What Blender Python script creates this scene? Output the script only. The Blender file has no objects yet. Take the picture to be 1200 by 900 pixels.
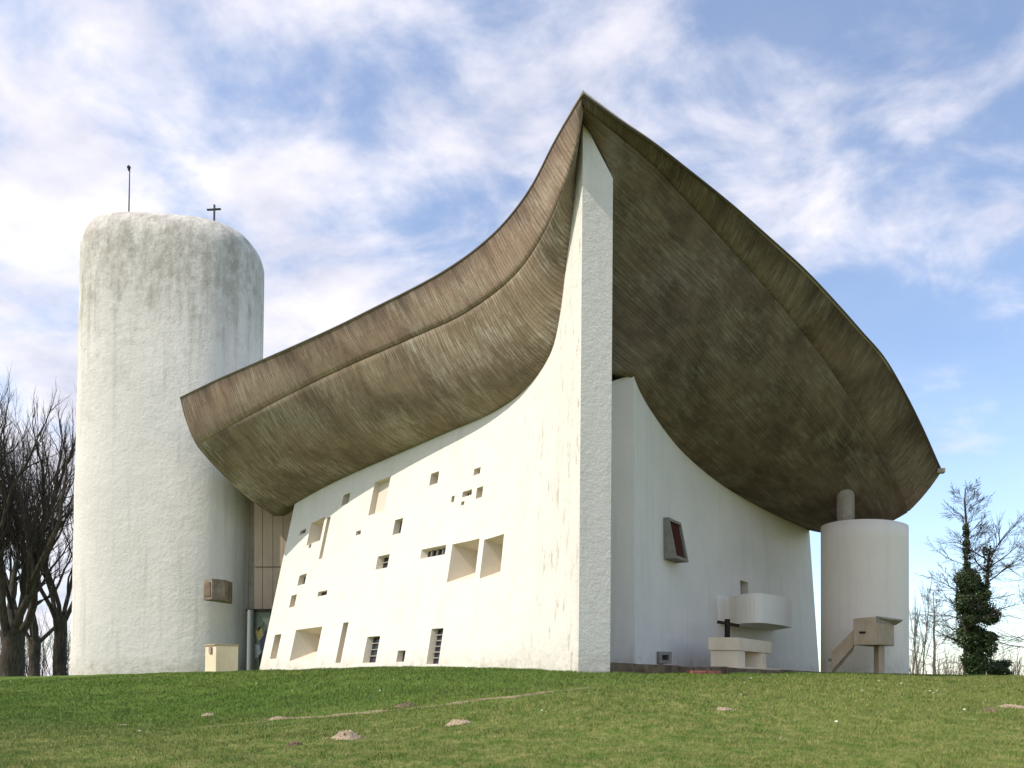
import bpy, bmesh, math, random
import numpy as np
from mathutils import Vector, Matrix, noise
random.seed(7); np.random.seed(7)
SC = bpy.context.scene
COL = SC.collection
# ------------------------------------------------------------------ camera
F = 933.0                       # focal length in photo pixels (1200 wide)
PITCH = math.radians(1.3); ROLL = math.radians(0.5)
HOR = 800.0
VPP = HOR - F*math.tan(PITCH)
cam_d = bpy.data.cameras.new('camera'); cam = bpy.data.objects.new('camera', cam_d); COL.objects.link(cam)
SC.camera = cam
cam_d.sensor_width = 36; cam_d.lens = 36*F/1200
cam_d.shift_y = (VPP-450)/1200
cam_d.clip_start = 0.1; cam_d.clip_end = 3000
RM = Matrix.Rotation(math.pi/2+PITCH, 3, 'X') @ Matrix.Rotation(ROLL, 3, 'Z')
cam.matrix_world = RM.to_4x4()
RMI = RM.inverted()
# ------------------------------------------------------------------ world and sun
SUN_EL = math.radians(50.0); SUN_AZ_VEC = Vector((-0.915, -0.403, 0)).normalized()
to_sun = Vector((SUN_AZ_VEC.x*math.cos(SUN_EL), SUN_AZ_VEC.y*math.cos(SUN_EL), math.sin(SUN_EL)))
sun_d = bpy.data.lights.new('sun', 'SUN'); sun_d.energy = 2.6; sun_d.angle = math.radians(0.6); sun_d.color = (1.0, 0.92, 0.82)
sun = bpy.data.objects.new('sun', sun_d); COL.objects.link(sun)
sun.rotation_euler = to_sun.to_track_quat('Z', 'Y').to_euler(); sun.location = (-40, -20, 60)
W = bpy.data.worlds.new('World'); SC.world = W; W.use_nodes = True
nt = W.node_tree; nt.nodes.clear()
def N(t, kind, **kw):
    n = t.nodes.new(kind)
    for k, v in kw.items():
        if k == 'inp':
            for a, b in v.items(): n.inputs[a].default_value = b
        else: setattr(n, k, v)
    return n
def ramp(t, stops, src=None, interp='LINEAR'):
    n = t.nodes.new('ShaderNodeValToRGB'); n.color_ramp.interpolation = interp
    e = n.color_ramp.elements
    while len(e) < len(stops): e.new(0.5)
    for el, (p, c) in zip(e, stops):
        el.position = p; el.color = c if len(c) == 4 else (*c, 1)
    if src is not None: t.links.new(src, n.inputs[0])
    return n
def g(v): return (v, v, v, 1)
def math_n(t, op, a, b=None, c=None, clamp=False):
    n = t.nodes.new('ShaderNodeMath'); n.operation = op; n.use_clamp = clamp
    for i, x in enumerate((a, b, c)):
        if x is None: continue
        if isinstance(x, (int, float)): n.inputs[i].default_value = x
        else: t.links.new(x, n.inputs[i])
    return n.outputs[0]
sky = N(nt, 'ShaderNodeTexSky', sky_type='NISHITA', sun_disc=False)
sky.sun_elevation = SUN_EL
sky.sun_rotation = math.atan2(to_sun.x, to_sun.y)
sky.air_density = 1.0; sky.dust_density = 1.0; sky.ozone_density = 1.6; sky.altitude = 400
bg1 = N(nt, 'ShaderNodeBackground', inp={'Strength': 0.15}); nt.links.new(sky.outputs[0], bg1.inputs[0])
tc = N(nt, 'ShaderNodeTexCoord'); sep = N(nt, 'ShaderNodeSeparateXYZ'); nt.links.new(tc.outputs['Generated'], sep.inputs[0])
zz = math_n(nt, 'ADD', math_n(nt, 'MAXIMUM', sep.outputs[2], 0.0), 0.35)
cx = math_n(nt, 'DIVIDE', sep.outputs[0], zz); cy = math_n(nt, 'DIVIDE', sep.outputs[1], zz)
cmb = N(nt, 'ShaderNodeCombineXYZ'); nt.links.new(cx, cmb.inputs[0]); nt.links.new(cy, cmb.inputs[1])
mp = N(nt, 'ShaderNodeMapping'); mp.inputs['Location'].default_value = (3.1, 1.7, 0.4); mp.inputs['Rotation'].default_value = (0, 0, 0.5); mp.inputs['Scale'].default_value = (1, 1.25, 1)
nt.links.new(cmb.outputs[0], mp.inputs[0])
n1 = N(nt, 'ShaderNodeTexNoise', inp={'Scale': 5.2, 'Detail': 10.0, 'Roughness': 0.56, 'Distortion': 0.25}); nt.links.new(mp.outputs[0], n1.inputs['Vector'])
n2 = N(nt, 'ShaderNodeTexNoise', inp={'Scale': 1.1, 'Detail': 3.0, 'Roughness': 0.5}); nt.links.new(mp.outputs[0], n2.inputs['Vector'])
# cloud bank thicker towards the left of the view, thin veils to the right
side = math_n(nt, 'MULTIPLY', cx, -0.26)
dens = math_n(nt, 'ADD', math_n(nt, 'ADD', math_n(nt, 'MULTIPLY', n1.outputs[0], 1.0), math_n(nt, 'MULTIPLY', n2.outputs[0], 0.55)), math_n(nt, 'MAXIMUM', math_n(nt, 'MINIMUM', side, 0.09), -0.23))
mr = N(nt, 'ShaderNodeMapRange', interpolation_type='SMOOTHSTEP', inp={'From Min': 0.62, 'From Max': 0.96, 'To Min': 0.10, 'To Max': 0.95}); nt.links.new(dens, mr.inputs[0])
n3 = N(nt, 'ShaderNodeTexNoise', inp={'Scale': 5.0, 'Detail': 6.0, 'Roughness': 0.55}); nt.links.new(mp.outputs[0], n3.inputs['Vector'])
cc = ramp(nt, [(0.3, (0.52, 0.535, 0.64)), (0.64, (0.87, 0.835, 0.87))], n3.outputs[0])
bg2 = N(nt, 'ShaderNodeBackground', inp={'Strength': 0.82}); nt.links.new(cc.outputs[0], bg2.inputs[0])
mx = N(nt, 'ShaderNodeMixShader'); nt.links.new(mr.outputs[0], mx.inputs[0]); nt.links.new(bg1.outputs[0], mx.inputs[1]); nt.links.new(bg2.outputs[0], mx.inputs[2])
wo = N(nt, 'ShaderNodeOutputWorld'); nt.links.new(mx.outputs[0], wo.inputs[0])
SC.view_settings.view_transform = 'Standard'; SC.view_settings.look = 'None'; SC.view_settings.gamma = 1
SC.view_settings.exposure = 0.72
SC.render.engine = 'CYCLES'; SC.cycles.max_bounces = 6

# ------------------------------------------------------------------ pixel <-> world helpers (measuring the place from its photograph)
def ray(u, v): return RM @ Vector(((u-600)/F, (VPP-v)/F, -1))
def P(u, v, Y):
    d = ray(u, v); return d*(Y/d.y)
def proj(p):
    c = RMI @ Vector(p); return 600+F*c.x/-c.z, VPP-F*c.y/-c.z
def catmull(pts, n):
    pts = [np.array(p, float) for p in pts]
    q = [2*pts[0]-pts[1]]+pts+[2*pts[-1]-pts[-2]]
    out = []
    for i in range(1, len(q)-2):
        p0, p1, p2, p3 = q[i-1:i+3]
        # centripetal
        def tj(ti, a, b): return ti+max(np.linalg.norm(b-a), 1e-6)**0.5
        t0 = 0; t1 = tj(t0, p0, p1); t2 = tj(t1, p1, p2); t3 = tj(t2, p2, p3)
        for k in range(16):
            t = t1+(t2-t1)*k/16
            A1 = (t1-t)/(t1-t0)*p0+(t-t0)/(t1-t0)*p1; A2 = (t2-t)/(t2-t1)*p1+(t-t1)/(t2-t1)*p2; A3 = (t3-t)/(t3-t2)*p2+(t-t2)/(t3-t2)*p3
            B1 = (t2-t)/(t2-t0)*A1+(t-t0)/(t2-t0)*A2; B2 = (t3-t)/(t3-t1)*A2+(t-t1)/(t3-t1)*A3
            out.append((t2-t)/(t2-t1)*B1+(t-t1)/(t2-t1)*B2)
    out.append(pts[-1]); out = np.array(out)
    L = np.concatenate([[0], np.cumsum(np.linalg.norm(np.diff(out, axis=0), axis=1))])
    s = np.linspace(0, L[-1], n)
    return np.stack([np.interp(s, L, out[:, k]) for k in range(out.shape[1])], 1)
def bez(p0, p1, p2, n=400):
    t = np.linspace(0, 1, n)[:, None]
    return (1-t)**2*np.array(p0)+2*t*(1-t)*np.array(p1)+t*t*np.array(p2)
def hit(u, v, plan):
    """where the sight line through (u,v) meets the vertical surface over a plan curve"""
    d = ray(u, v); c = d.x*plan[:, 1]-d.y*plan[:, 0]
    i = np.where(np.sign(c[:-1]) != np.sign(c[1:]))[0]
    if len(i) == 0: k = int(np.argmin(abs(c))); Y = plan[k, 1]
    else:
        k = i[0]; w = c[k]/(c[k]-c[k+1]); Y = plan[k, 1]*(1-w)+plan[k+1, 1]*w
    return P(u, v, Y)

# ------------------------------------------------------------------ object helpers
ORG = {}
def link(o, parent=None):
    COL.objects.link(o)
    if parent is not None: o.parent = parent
    return o
def empty(name, loc, label, cat, group=None):
    o = bpy.data.objects.new(name, None); o.empty_display_size = 0.3; COL.objects.link(o); o.location = loc
    o['label'] = label; o['category'] = cat
    if group: o['group'] = group
    ORG[o] = Vector(loc); return o
def mesh(name, verts, faces, mat, parent=None, smooth=False, uvs=None, base=None, label=None):
    """verts in world space; the object's origin goes to base (or the parent's origin)"""
    po = ORG.get(parent, Vector((0, 0, 0)))
    o0 = Vector(base) if base is not None else po
    me = bpy.data.meshes.new(name)
    me.from_pydata([tuple(Vector(v)-o0) for v in verts], [], faces)
    if smooth is True: me.polygons.foreach_set('use_smooth', [True]*len(me.polygons))
    if uvs is not None:
        uvl = me.uv_layers.new(name='UVMap')
        li = np.empty(len(me.loops), int); me.loops.foreach_get('vertex_index', li)
        uvl.data.foreach_set('uv', np.array(uvs, float)[li].ravel())
    me.materials.append(mat); me.update()
    o = bpy.data.objects.new(name, me); link(o, parent); o.location = o0-po; ORG[o] = o0
    if label: o['label'] = label
    return o
def tag(o, label=None, cat=None, group=None, kind=None):
    if label: o['label'] = label
    if cat: o['category'] = cat
    if group: o['group'] = group
    if kind: o['kind'] = kind
    return o
def grid_faces(nu, nv, off=0, flip=False):
    f = []
    for i in range(nu-1):
        for j in range(nv-1):
            a = off+i*nv+j; q = (a, a+nv, a+nv+1, a+1)
            f.append(q[::-1] if flip else q)
    return f
def prism(poly, z0, z1):
    """poly: xy points counter-clockwise; z0/z1 numbers or lists"""
    n = len(poly); z0 = z0 if isinstance(z0, (list, tuple)) else [z0]*n; z1 = z1 if isinstance(z1, (list, tuple)) else [z1]*n
    v = [(x, y, z0[i]) for i, (x, y) in enumerate(poly)]+[(x, y, z1[i]) for i, (x, y) in enumerate(poly)]
    f = [tuple(range(n))[::-1], tuple(range(n, 2*n))]+[(i, (i+1) % n, n+(i+1) % n, n+i) for i in range(n)]
    return v, f
def bevel(o, w=0.01, seg=2):
    m = o.modifiers.new('bevel', 'BEVEL'); m.width = w; m.segments = seg; m.limit_method = 'ANGLE'; m.angle_limit = math.radians(40); m.harden_normals = False
    return o
def obox(c, ax, ay, az, sx, sy, sz):
    c = Vector(c); ax = Vector(ax).normalized(); ay = Vector(ay).normalized(); az = Vector(az).normalized()
    v = [c+ax*sx*i/2+ay*sy*j/2+az*sz*k/2 for k in (-1, 1) for i, j in ((-1, -1), (1, -1), (1, 1), (-1, 1))]
    return v, [(3, 2, 1, 0), (4, 5, 6, 7), (0, 1, 5, 4), (1, 2, 6, 5), (2, 3, 7, 6), (3, 0, 4, 7)]
def tube(path, rad, n=8, cap=True):
    v = []; f = []; k = len(path); path = [Vector(p) for p in path]
    for i, p in enumerate(path):
        d = (path[min(i+1, k-1)]-path[max(i-1, 0)]).normalized()
        a = d.orthogonal().normalized(); b = d.cross(a); r = rad[i] if hasattr(rad, '__len__') else rad
        for j in range(n):
            t = 2*math.pi*j/n; v.append(p+a*r*math.cos(t)+b*r*math.sin(t))
    for i in range(k-1):
        for j in range(n): f.append((i*n+j, i*n+(j+1) % n, (i+1)*n+(j+1) % n, (i+1)*n+j))
    if cap: f.append(tuple(range(n))[::-1]); f.append(tuple(range((k-1)*n, k*n)))
    return v, f

# ------------------------------------------------------------------ materials
def mat_base(name, rough=0.8, spec=0.3):
    m = bpy.data.materials.new(name); m.use_nodes = True; t = m.node_tree; b = t.nodes['Principled BSDF']
    b.inputs['Roughness'].default_value = rough; b.inputs['Specular IOR Level'].default_value = spec
    return m, t, b
def mixc(t, fac, a, b, mode='MIX'):
    n = t.nodes.new('ShaderNodeMix'); n.data_type = 'RGBA'; n.blend_type = mode
    for sock, x in ((n.inputs[0], fac), (n.inputs[6], a), (n.inputs[7], b)):
        if isinstance(x, (int, float)): sock.default_value = x
        elif isinstance(x, tuple): sock.default_value = x if len(x) == 4 else (*x, 1)
        else: t.links.new(x, sock)
    return n.outputs[2]
def noise_n(t, vec, scale, detail=4, rough=0.55, dist=0.0):
    n = N(t, 'ShaderNodeTexNoise', inp={'Scale': scale, 'Detail': detail, 'Roughness': rough, 'Distortion': dist})
    if vec is not None: t.links.new(vec, n.inputs['Vector'])
    return n.outputs[0]
def mapped(t, src, scale, loc=(0, 0, 0), rot=(0, 0, 0)):
    n = t.nodes.new('ShaderNodeMapping'); n.inputs['Scale'].default_value = scale; n.inputs['Location'].default_value = loc; n.inputs['Rotation'].default_value = rot
    t.links.new(src, n.inputs[0]); return n.outputs[0]
def bump(t, b, h, strength, dist, prev=None):
    n = N(t, 'ShaderNodeBump', inp={'Strength': strength, 'Distance': dist}); t.links.new(h, n.inputs['Height'])
    if prev is not None: t.links.new(prev, n.inputs['Normal'])
    t.links.new(n.outputs[0], b.inputs['Normal']); return n.outputs[0]
def plaster(name, col=(0.80, 0.795, 0.76), relief=1.0, dirt=0.25, top_dirt=None, streak=0.3, relief_scale=1.0, edge=None):
    m, t, b = mat_base(name, 0.9, 0.15)
    geo = N(t, 'ShaderNodeNewGeometry').outputs['Position']
    blot = noise_n(t, geo, 0.55, 6, 0.6); fine = noise_n(t, geo, 7.0, 6, 0.7)
    st = noise_n(t, mapped(t, geo, (2.6, 2.6, 0.16)), 1.0, 6, 0.65)
    c = mixc(t, ramp(t, [(0.40, g(0)), (0.75, g(dirt))], blot).outputs[0], col, (0.56, 0.54, 0.47))
    c = mixc(t, ramp(t, [(0.52, g(0)), (0.78, g(streak))], st).outputs[0], c, (0.40, 0.385, 0.32))
    c = mixc(t, ramp(t, [(0.60, g(0)), (0.85, g(0.5*dirt+0.1))], fine).outputs[0], c, (0.38, 0.36, 0.30))
    if top_dirt:
        z0, z1 = top_dirt
        s = t.nodes.new('ShaderNodeSeparateXYZ'); t.links.new(geo, s.inputs[0])
        zn = math_n(t, 'ADD', s.outputs[2], math_n(t, 'MULTIPLY', math_n(t, 'SUBTRACT', st, 0.5), 7.0))
        mrr = N(t, 'ShaderNodeMapRange', interpolation_type='SMOOTHSTEP', inp={'From Min': z0, 'From Max': z1}); t.links.new(zn, mrr.inputs[0])
        wear = ramp(t, [(0.38, g(0.12)), (0.62, g(1))], noise_n(t, mapped(t, geo, (2.2, 2.2, 1.2)), 1.0, 10, 0.78)).outputs[0]
        fac = math_n(t, 'MULTIPLY', math_n(t, 'MULTIPLY', mrr.outputs[0], wear), 0.68)
        c = mixc(t, fac, c, (0.24, 0.215, 0.17))
        # lower patches of grime, ring-shaped under the shoulder
        mr2 = N(t, 'ShaderNodeMapRange', interpolation_type='SMOOTHSTEP', inp={'From Min': z0-7, 'From Max': z1-3}); t.links.new(zn, mr2.inputs[0])
        w2 = ramp(t, [(0.50, g(0)), (0.70, g(0.42))], noise_n(t, mapped(t, geo, (1, 1, 0.8)), 2.2, 9, 0.75)).outputs[0]
        c = mixc(t, math_n(t, 'MULTIPLY', mr2.outputs[0], w2), c, (0.33, 0.32, 0.27))
    s9 = t.nodes.new('ShaderNodeSeparateXYZ'); t.links.new(geo, s9.inputs[0])
    low = N(t, 'ShaderNodeMapRange', interpolation_type='SMOOTHSTEP', inp={'From Min': 1.15, 'From Max': 0.35}); t.links.new(math_n(t, 'ADD', s9.outputs[2], math_n(t, 'MULTIPLY', math_n(t, 'SUBTRACT', st, 0.5), 1.6)), low.inputs[0])
    c = mixc(t, math_n(t, 'MULTIPLY', low.outputs[0], ramp(t, [(0.42, g(0.1)), (0.65, g(0.6))], noise_n(t, geo, 3.0, 7, 0.7)).outputs[0]), c, (0.36, 0.31, 0.22))
    if edge:   # scuffs and rain marks along the outer corner
        s = t.nodes.new('ShaderNodeSeparateXYZ'); t.links.new(geo, s.inputs[0])
        me_ = N(t, 'ShaderNodeMapRange', interpolation_type='SMOOTHSTEP', inp={'From Min': edge[0], 'From Max': edge[1]}); t.links.new(s.outputs[0], me_.inputs[0])
        sc_ = ramp(t, [(0.56, g(0)), (0.66, g(0.8))], noise_n(t, mapped(t, geo, (3.5, 3.5, 0.7)), 1.6, 8, 0.75)).outputs[0]
        c = mixc(t, math_n(t, 'MULTIPLY', me_.outputs[0], sc_), c, (0.32, 0.28, 0.20))
    t.links.new(c, b.inputs['Base Color'])
    n1 = bump(t, b, noise_n(t, geo, 2.4*relief_scale, 3, 0.5), 0.35*relief, 0.07)
    n2 = bump(t, b, noise_n(t, geo, 6.5*relief_scale, 6, 0.72), 0.6*relief, 0.05, n1)
    bump(t, b, noise_n(t, geo, 30, 4, 0.6), 0.4*relief, 0.012, n2)
    return m
def board_concrete(name, c0, c1, c2, across=34.0, line_strength=0.5, stain=0.6, along=False):
    """board-marked concrete; UV.x runs along the eave, UV.y across it, both in metres"""
    m, t, b = mat_base(name, 0.92, 0.12)
    uv = t.nodes.new('ShaderNodeUVMap'); uv.uv_map = 'UVMap'; uv0 = uv = uv.outputs[0]
    if along: uv = mapped(t, uv0, (1, 1, 1), rot=(0, 0, math.pi/2))
    boards = noise_n(t, mapped(t, uv, (2.2, 1.1, 1)), 1.0, 7, 0.66)
    fineb = noise_n(t, mapped(t, uv, (10.0, 0.9, 1), (3, 1, 0)), 1.0, 3, 0.6)
    pat = noise_n(t, mapped(t, uv, (0.55, 0.5, 1)), 1.0, 9, 0.68, 0.3)
    c = mixc(t, ramp(t, [(0.36, g(0)), (0.66, g(1))], boards).outputs[0], c0, c1)
    c = mixc(t, ramp(t, [(0.46, g(0)), (0.66, g(0.95))], pat).outputs[0], c, c2)
    wh = math_n(t, 'ADD', math_n(t, 'MULTIPLY', noise_n(t, mapped(t, uv, (9.0, 1.3, 1), (7, 3, 0)), 1.0, 6, 0.8), 0.6), math_n(t, 'MULTIPLY', noise_n(t, mapped(t, uv, (0.5, 0.6, 1), (1, 5, 0)), 1.0, 4, 0.6), 0.4))
    c = mixc(t, ramp(t, [(0.50, g(0)), (0.62, g(0.75*line_strength))], wh).outputs[0], c, (0.56, 0.51, 0.40))
    c = mixc(t, ramp(t, [(0.38, g(0.40*line_strength)), (0.48, g(0))], fineb).outputs[0], c, tuple(0.45*x for x in c0))
    s = t.nodes.new('ShaderNodeSeparateXYZ'); t.links.new(uv0, s.inputs[0])
    # rain stains running down from the upper edge
    bk = N(t, 'ShaderNodeTexBrick', offset=0.5, inp={'Scale': 1.0, 'Mortar Size': 0.009, 'Mortar Smooth': 0.4, 'Brick Width': 1.25, 'Row Height': 0.105, 'Color1': g(0.0), 'Color2': g(1.0), 'Mortar': g(0.5)})
    t.links.new(mapped(t, uv, (1, 1, 1), rot=(0, 0, math.pi/2)), bk.inputs['Vector'])
    c = mixc(t, math_n(t, 'MULTIPLY', bk.outputs['Color'], 0.22), c, tuple(0.5*x for x in c0))
    c = mixc(t, math_n(t, 'MULTIPLY', bk.outputs['Fac'], 0.5*line_strength+0.1), c, tuple(0.35*x for x in c0))
    run = noise_n(t, mapped(t, uv, (1.4, 0.05, 1), (2, 9, 0)), 1.0, 6, 0.75)
    reach = math_n(t, 'MULTIPLY', run, 3.2)
    d = math_n(t, 'SUBTRACT', reach, math_n(t, 'ADD', s.outputs[1], 0.95), clamp=True)
    c = mixc(t, math_n(t, 'MULTIPLY', d, stain), c, (0.035, 0.03, 0.025))
    t.links.new(c, b.inputs['Base Color'])
    n0 = bump(t, b, math_n(t, 'ADD', math_n(t, 'MULTIPLY', bk.outputs['Color'], 0.5), math_n(t, 'MULTIPLY', bk.outputs['Fac'], 0.8)), 0.5, 0.012)
    n1 = bump(t, b, boards, 0.3, 0.02, n0); n2 = bump(t, b, fineb, 0.25, 0.01, n1)
    wv = N(t, 'ShaderNodeTexWave', wave_type='BANDS', bands_direction='X', inp={'Scale': across/20*1.6, 'Distortion': 1.2, 'Detail': 2.0, 'Detail Scale': 1.0}); t.links.new(mapped(t, uv, (1, 0.05, 1)), wv.inputs['Vector'])
    bump(t, b, ramp(t, [(0.0, g(0)), (0.12, g(1))], wv.outputs[0]).outputs[0], 0.45, 0.02, n2)
    return m
def concrete(name, c0, c1, scale=1.5, relief=0.4, speck=0.4):
    m, t, b = mat_base(name, 0.9, 0.15)
    geo = N(t, 'ShaderNodeNewGeometry').outputs['Position']
    a = noise_n(t, geo, scale, 7, 0.65)
    c = mixc(t, ramp(t, [(0.35, g(0)), (0.68, g(1))], a).outputs[0], c0, c1)
    st = noise_n(t, mapped(t, geo, (6, 6, 0.6)), 1.0, 6, 0.7)
    c = mixc(t, ramp(t, [(0.5, g(0)), (0.75, g(speck))], st).outputs[0], c, tuple(0.45*x for x in c0))
    t.links.new(c, b.inputs['Base Color'])
    bump(t, b, noise_n(t, geo, 14, 5, 0.7), relief, 0.015)
    return m
def plain(name, col, rough=0.6, spec=0.4, metal=0.0, var=0.25):
    m, t, b = mat_base(name, rough, spec); b.inputs['Metallic'].default_value = metal
    geo = N(t, 'ShaderNodeNewGeometry').outputs['Position']
    c = mixc(t, ramp(t, [(0.3, g(0)), (0.7, g(var))], noise_n(t, geo, 9, 5, 0.6)).outputs[0], col, tuple(0.35*x for x in col))
    t.links.new(c, b.inputs['Base Color']); return m

M = {}
M['south'] = plaster('sunlit_roughcast', (0.76, 0.735, 0.655), relief=0.7, dirt=0.22, streak=0.30, relief_scale=1.2, edge=(-0.6, 1.5))
M['prow'] = plaster('coarse_roughcast', (0.79, 0.735, 0.665), relief=1.1, dirt=0.22, streak=0.2, relief_scale=1.9)
M['tower'] = plaster('weathered_roughcast', (0.80, 0.752, 0.69), relief=1.0, dirt=0.3, streak=0.5, top_dirt=(15.0, 19.0), relief_scale=0.95)
M['east'] = plaster('shaded_whitewash', (0.82, 0.735, 0.65), relief=0.5, dirt=0.30, streak=0.22)
M['drum'] = plaster('cream_whitewash', (0.84, 0.745, 0.635), relief=0.5, dirt=0.2, streak=0.22)
M['reveal'] = plaster('shade_toned_reveal', (0.66, 0.585, 0.47), relief=0.3, dirt=0.15, streak=0.15)  # wall plaster toned down, the shade of the recesses put into its colour
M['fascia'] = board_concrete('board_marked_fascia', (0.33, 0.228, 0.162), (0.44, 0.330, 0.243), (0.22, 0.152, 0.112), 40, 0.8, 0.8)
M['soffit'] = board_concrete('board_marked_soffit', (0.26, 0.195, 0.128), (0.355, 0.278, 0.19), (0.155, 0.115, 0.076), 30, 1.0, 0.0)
M['soffit_e'] = board_concrete('shade_toned_board_soffit', (0.155, 0.110, 0.070), (0.235, 0.178, 0.120), (0.072, 0.054, 0.038), 20, 0.35, 0.0, along=True)  # same roof concrete, its underside shade mixed into darker colours
M['fascia_e'] = board_concrete('shade_toned_board_fascia', (0.18, 0.130, 0.086), (0.265, 0.202, 0.14), (0.095, 0.066, 0.046), 22, 0.45, 0.8)  # shaded copy of the fascia concrete, shade carried by the colour
M['coping'] = plain('dark_coping', (0.12, 0.10, 0.075), 0.9, 0.1)
M['beige'] = concrete('beige_concrete', (0.42, 0.312, 0.21), (0.53, 0.405, 0.285), 1.8, 0.4, 0.2)
M['panel'] = concrete('pink_beige_panel', (0.50, 0.39, 0.28), (0.58, 0.46, 0.345), 0.9, 0.35, 0.25)
M['grey_con'] = concrete('grey_brown_concrete', (0.30, 0.255, 0.20), (0.42, 0.37, 0.295), 2.5, 0.6, 0.5)
M['cream_con'] = concrete('cream_cast_stone', (0.78, 0.62, 0.43), (0.86, 0.71, 0.51), 1.6, 0.3, 0.12)
M['kerb'] = concrete('mossy_stone', (0.11, 0.078, 0.050), (0.24, 0.175, 0.115), 4, 1.0, 0.8)
M['terrace'] = concrete('worn_paving', (0.20, 0.18, 0.15), (0.30, 0.275, 0.23), 2, 0.5, 0.4)
M['glass'] = plain('dark_glass', (0.018, 0.021, 0.026), 0.12, 0.5)
M['redglass'] = plain('dark_red_glass', (0.075, 0.014, 0.012), 0.3, 0.4)
M['bar'] = concrete('glazing_bar_concrete', (0.22, 0.20, 0.165), (0.31, 0.285, 0.24), 5, 0.3, 0.2)
M['dark_wood'] = plain('dark_timber', (0.030, 0.020, 0.014), 0.8, 0.2)
M['iron'] = plain('dark_iron', (0.035, 0.038, 0.042), 0.6, 0.4)
M['greymetal'] = plain('grey_metal', (0.30, 0.31, 0.31), 0.5, 0.4)
M['brick'] = concrete('red_brick', (0.36, 0.115, 0.075), (0.50, 0.20, 0.14), 5, 0.6, 0.3)
M['soil'] = concrete('pale_soil', (0.30, 0.23, 0.15), (0.47, 0.375, 0.265), 7, 1.0, 0.35)
M['soil_dark'] = concrete('dark_soil', (0.12, 0.085, 0.055), (0.25, 0.18, 0.12), 9, 1.0, 0.5)
M['path_soil'] = concrete('trodden_earth', (0.16, 0.13, 0.07), (0.34, 0.27, 0.17), 2.5, 1.0, 0.5)
M['zinc'] = plain('zinc', (0.42, 0.38, 0.33), 0.5, 0.4)
for k, c in (('enamel_blue', (0.02, 0.035, 0.10)), ('enamel_yellow', (0.55, 0.42, 0.09)), ('enamel_green', (0.16, 0.20, 0.13)), ('enamel_black', (0.012, 0.012, 0.016)), ('enamel_white', (0.5, 0.5, 0.48))):
    M[k] = plain(k, c, 0.3, 0.5, var=0.15)

# ------------------------------------------------------------------ the ground
def zpix(u, v, Y): return P(u, v, Y).z
COLS = {
 -900: [(16, zpix(-200, 850, 16)), (22, -0.5), (30, 0.0), (60, -0.2)],
 0:    [(13, zpix(0, 857, 13)), (16, zpix(0, 843, 16)), (20, zpix(0, 825, 20)), (24, zpix(0, 808, 24)), (28, zpix(0, 795, 28)), (33, zpix(0, 794, 33)), (60, 0.1)],
 220:  [(13, zpix(220, 858, 13)), (15, zpix(220, 851, 15)), (18, zpix(220, 832, 18)), (22, zpix(220, 807, 22)), (26, zpix(220, 789, 26)), (30, zpix(220, 787.5, 30)), (60, 0.1)],
 450:  [(12, zpix(450, 852, 12)), (14, zpix(450, 835, 14)), (17, zpix(450, 807, 17)), (20, zpix(450, 789, 20)), (23, zpix(450, 781.5, 23)), (28, zpix(450, 783.5, 28)), (60, 0.2)],
 620:  [(12, zpix(620, 833, 12)), (14, zpix(620, 814, 14)), (16.5, zpix(620, 797, 16.5)), (19, zpix(620, 785, 19)), (23, zpix(620, 783.8, 23)), (60, 0.2)],
 720:  [(12, zpix(720, 833, 12)), (15, zpix(720, 808, 15)), (18, zpix(720, 793, 18)), (20.5, zpix(720, 789, 20.5)), (24, 0.25), (60, 0.15)],
 950:  [(12, zpix(950, 840, 12)), (16, zpix(950, 810, 16)), (20, zpix(950, 794, 20)), (23, zpix(950, 788.5, 23)), (27, zpix(950, 788.5, 27)), (60, 0.0)],
 1200: [(12, zpix(1200, 845, 12)), (16, zpix(1200, 820, 16)), (20, zpix(1200, 805, 20)), (25, zpix(1200, 793, 25)), (30, zpix(1200, 792, 30)), (60, -0.2)],
 2300: [(12, -0.75), (20, -0.35), (30, 0.0), (60, -0.5)],
}
CU = sorted(COLS)
TAB_Y = np.arange(-60, 420, 0.5)
TAB = []
for cu in CU:
    pts = [(-60, -6.5), (-15, -2.9), (0, -1.62), (4, -1.2), (7.7, zpix(min(max(cu, 0), 1200), 900, 7.7))]+COLS[cu]+[(90, -1.5), (150, -9), (250, -22), (420, -40)]
    y = np.interp(TAB_Y, [p[0] for p in pts], [p[1] for p in pts])
    k = np.exp(-np.linspace(-2, 2, 5)**2/2.2); k /= k.sum()
    TAB.append(np.convolve(np.pad(y, 2, mode='edge'), k, 'valid'))
TAB = np.array(TAB)
UG = np.arange(-900, 2301, 20.0)
TABU = np.array([np.interp(UG, CU, TAB[:, j]) for j in range(TAB.shape[1])]).T   # (UG, Y)
ks = np.exp(-np.linspace(-2, 2, 9)**2); ks /= ks.sum()
TABU = np.apply_along_axis(lambda c: np.convolve(np.pad(c, 4, mode='edge'), ks, 'valid'), 0, TABU)
def ground(x, y):
    x = np.asarray(x, float); y = np.asarray(y, float)
    u = np.clip(600+F*x/np.maximum(y, 7.0), -899, 2299); fu = (u+900)/20; iu = np.clip(fu.astype(int), 0, len(UG)-2); fu = fu-iu
    fy = (np.clip(y, -59.9, 419)+60)/0.5; iy = np.clip(fy.astype(int), 0, len(TAB_Y)-2); fy = fy-iy
    z = (TABU[iu, iy]*(1-fu)+TABU[iu+1, iy]*fu)*(1-fy)+(TABU[iu, iy+1]*(1-fu)+TABU[iu+1, iy+1]*fu)*fy
    z = z+0.022*np.sin(x*1.9+1.3*np.sin(y*0.8))*np.sin(y*2.1+0.7*x)+0.015*np.sin(x*4.3+y*1.1)*np.sin(y*3.7-x*0.6)
    return z
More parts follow.
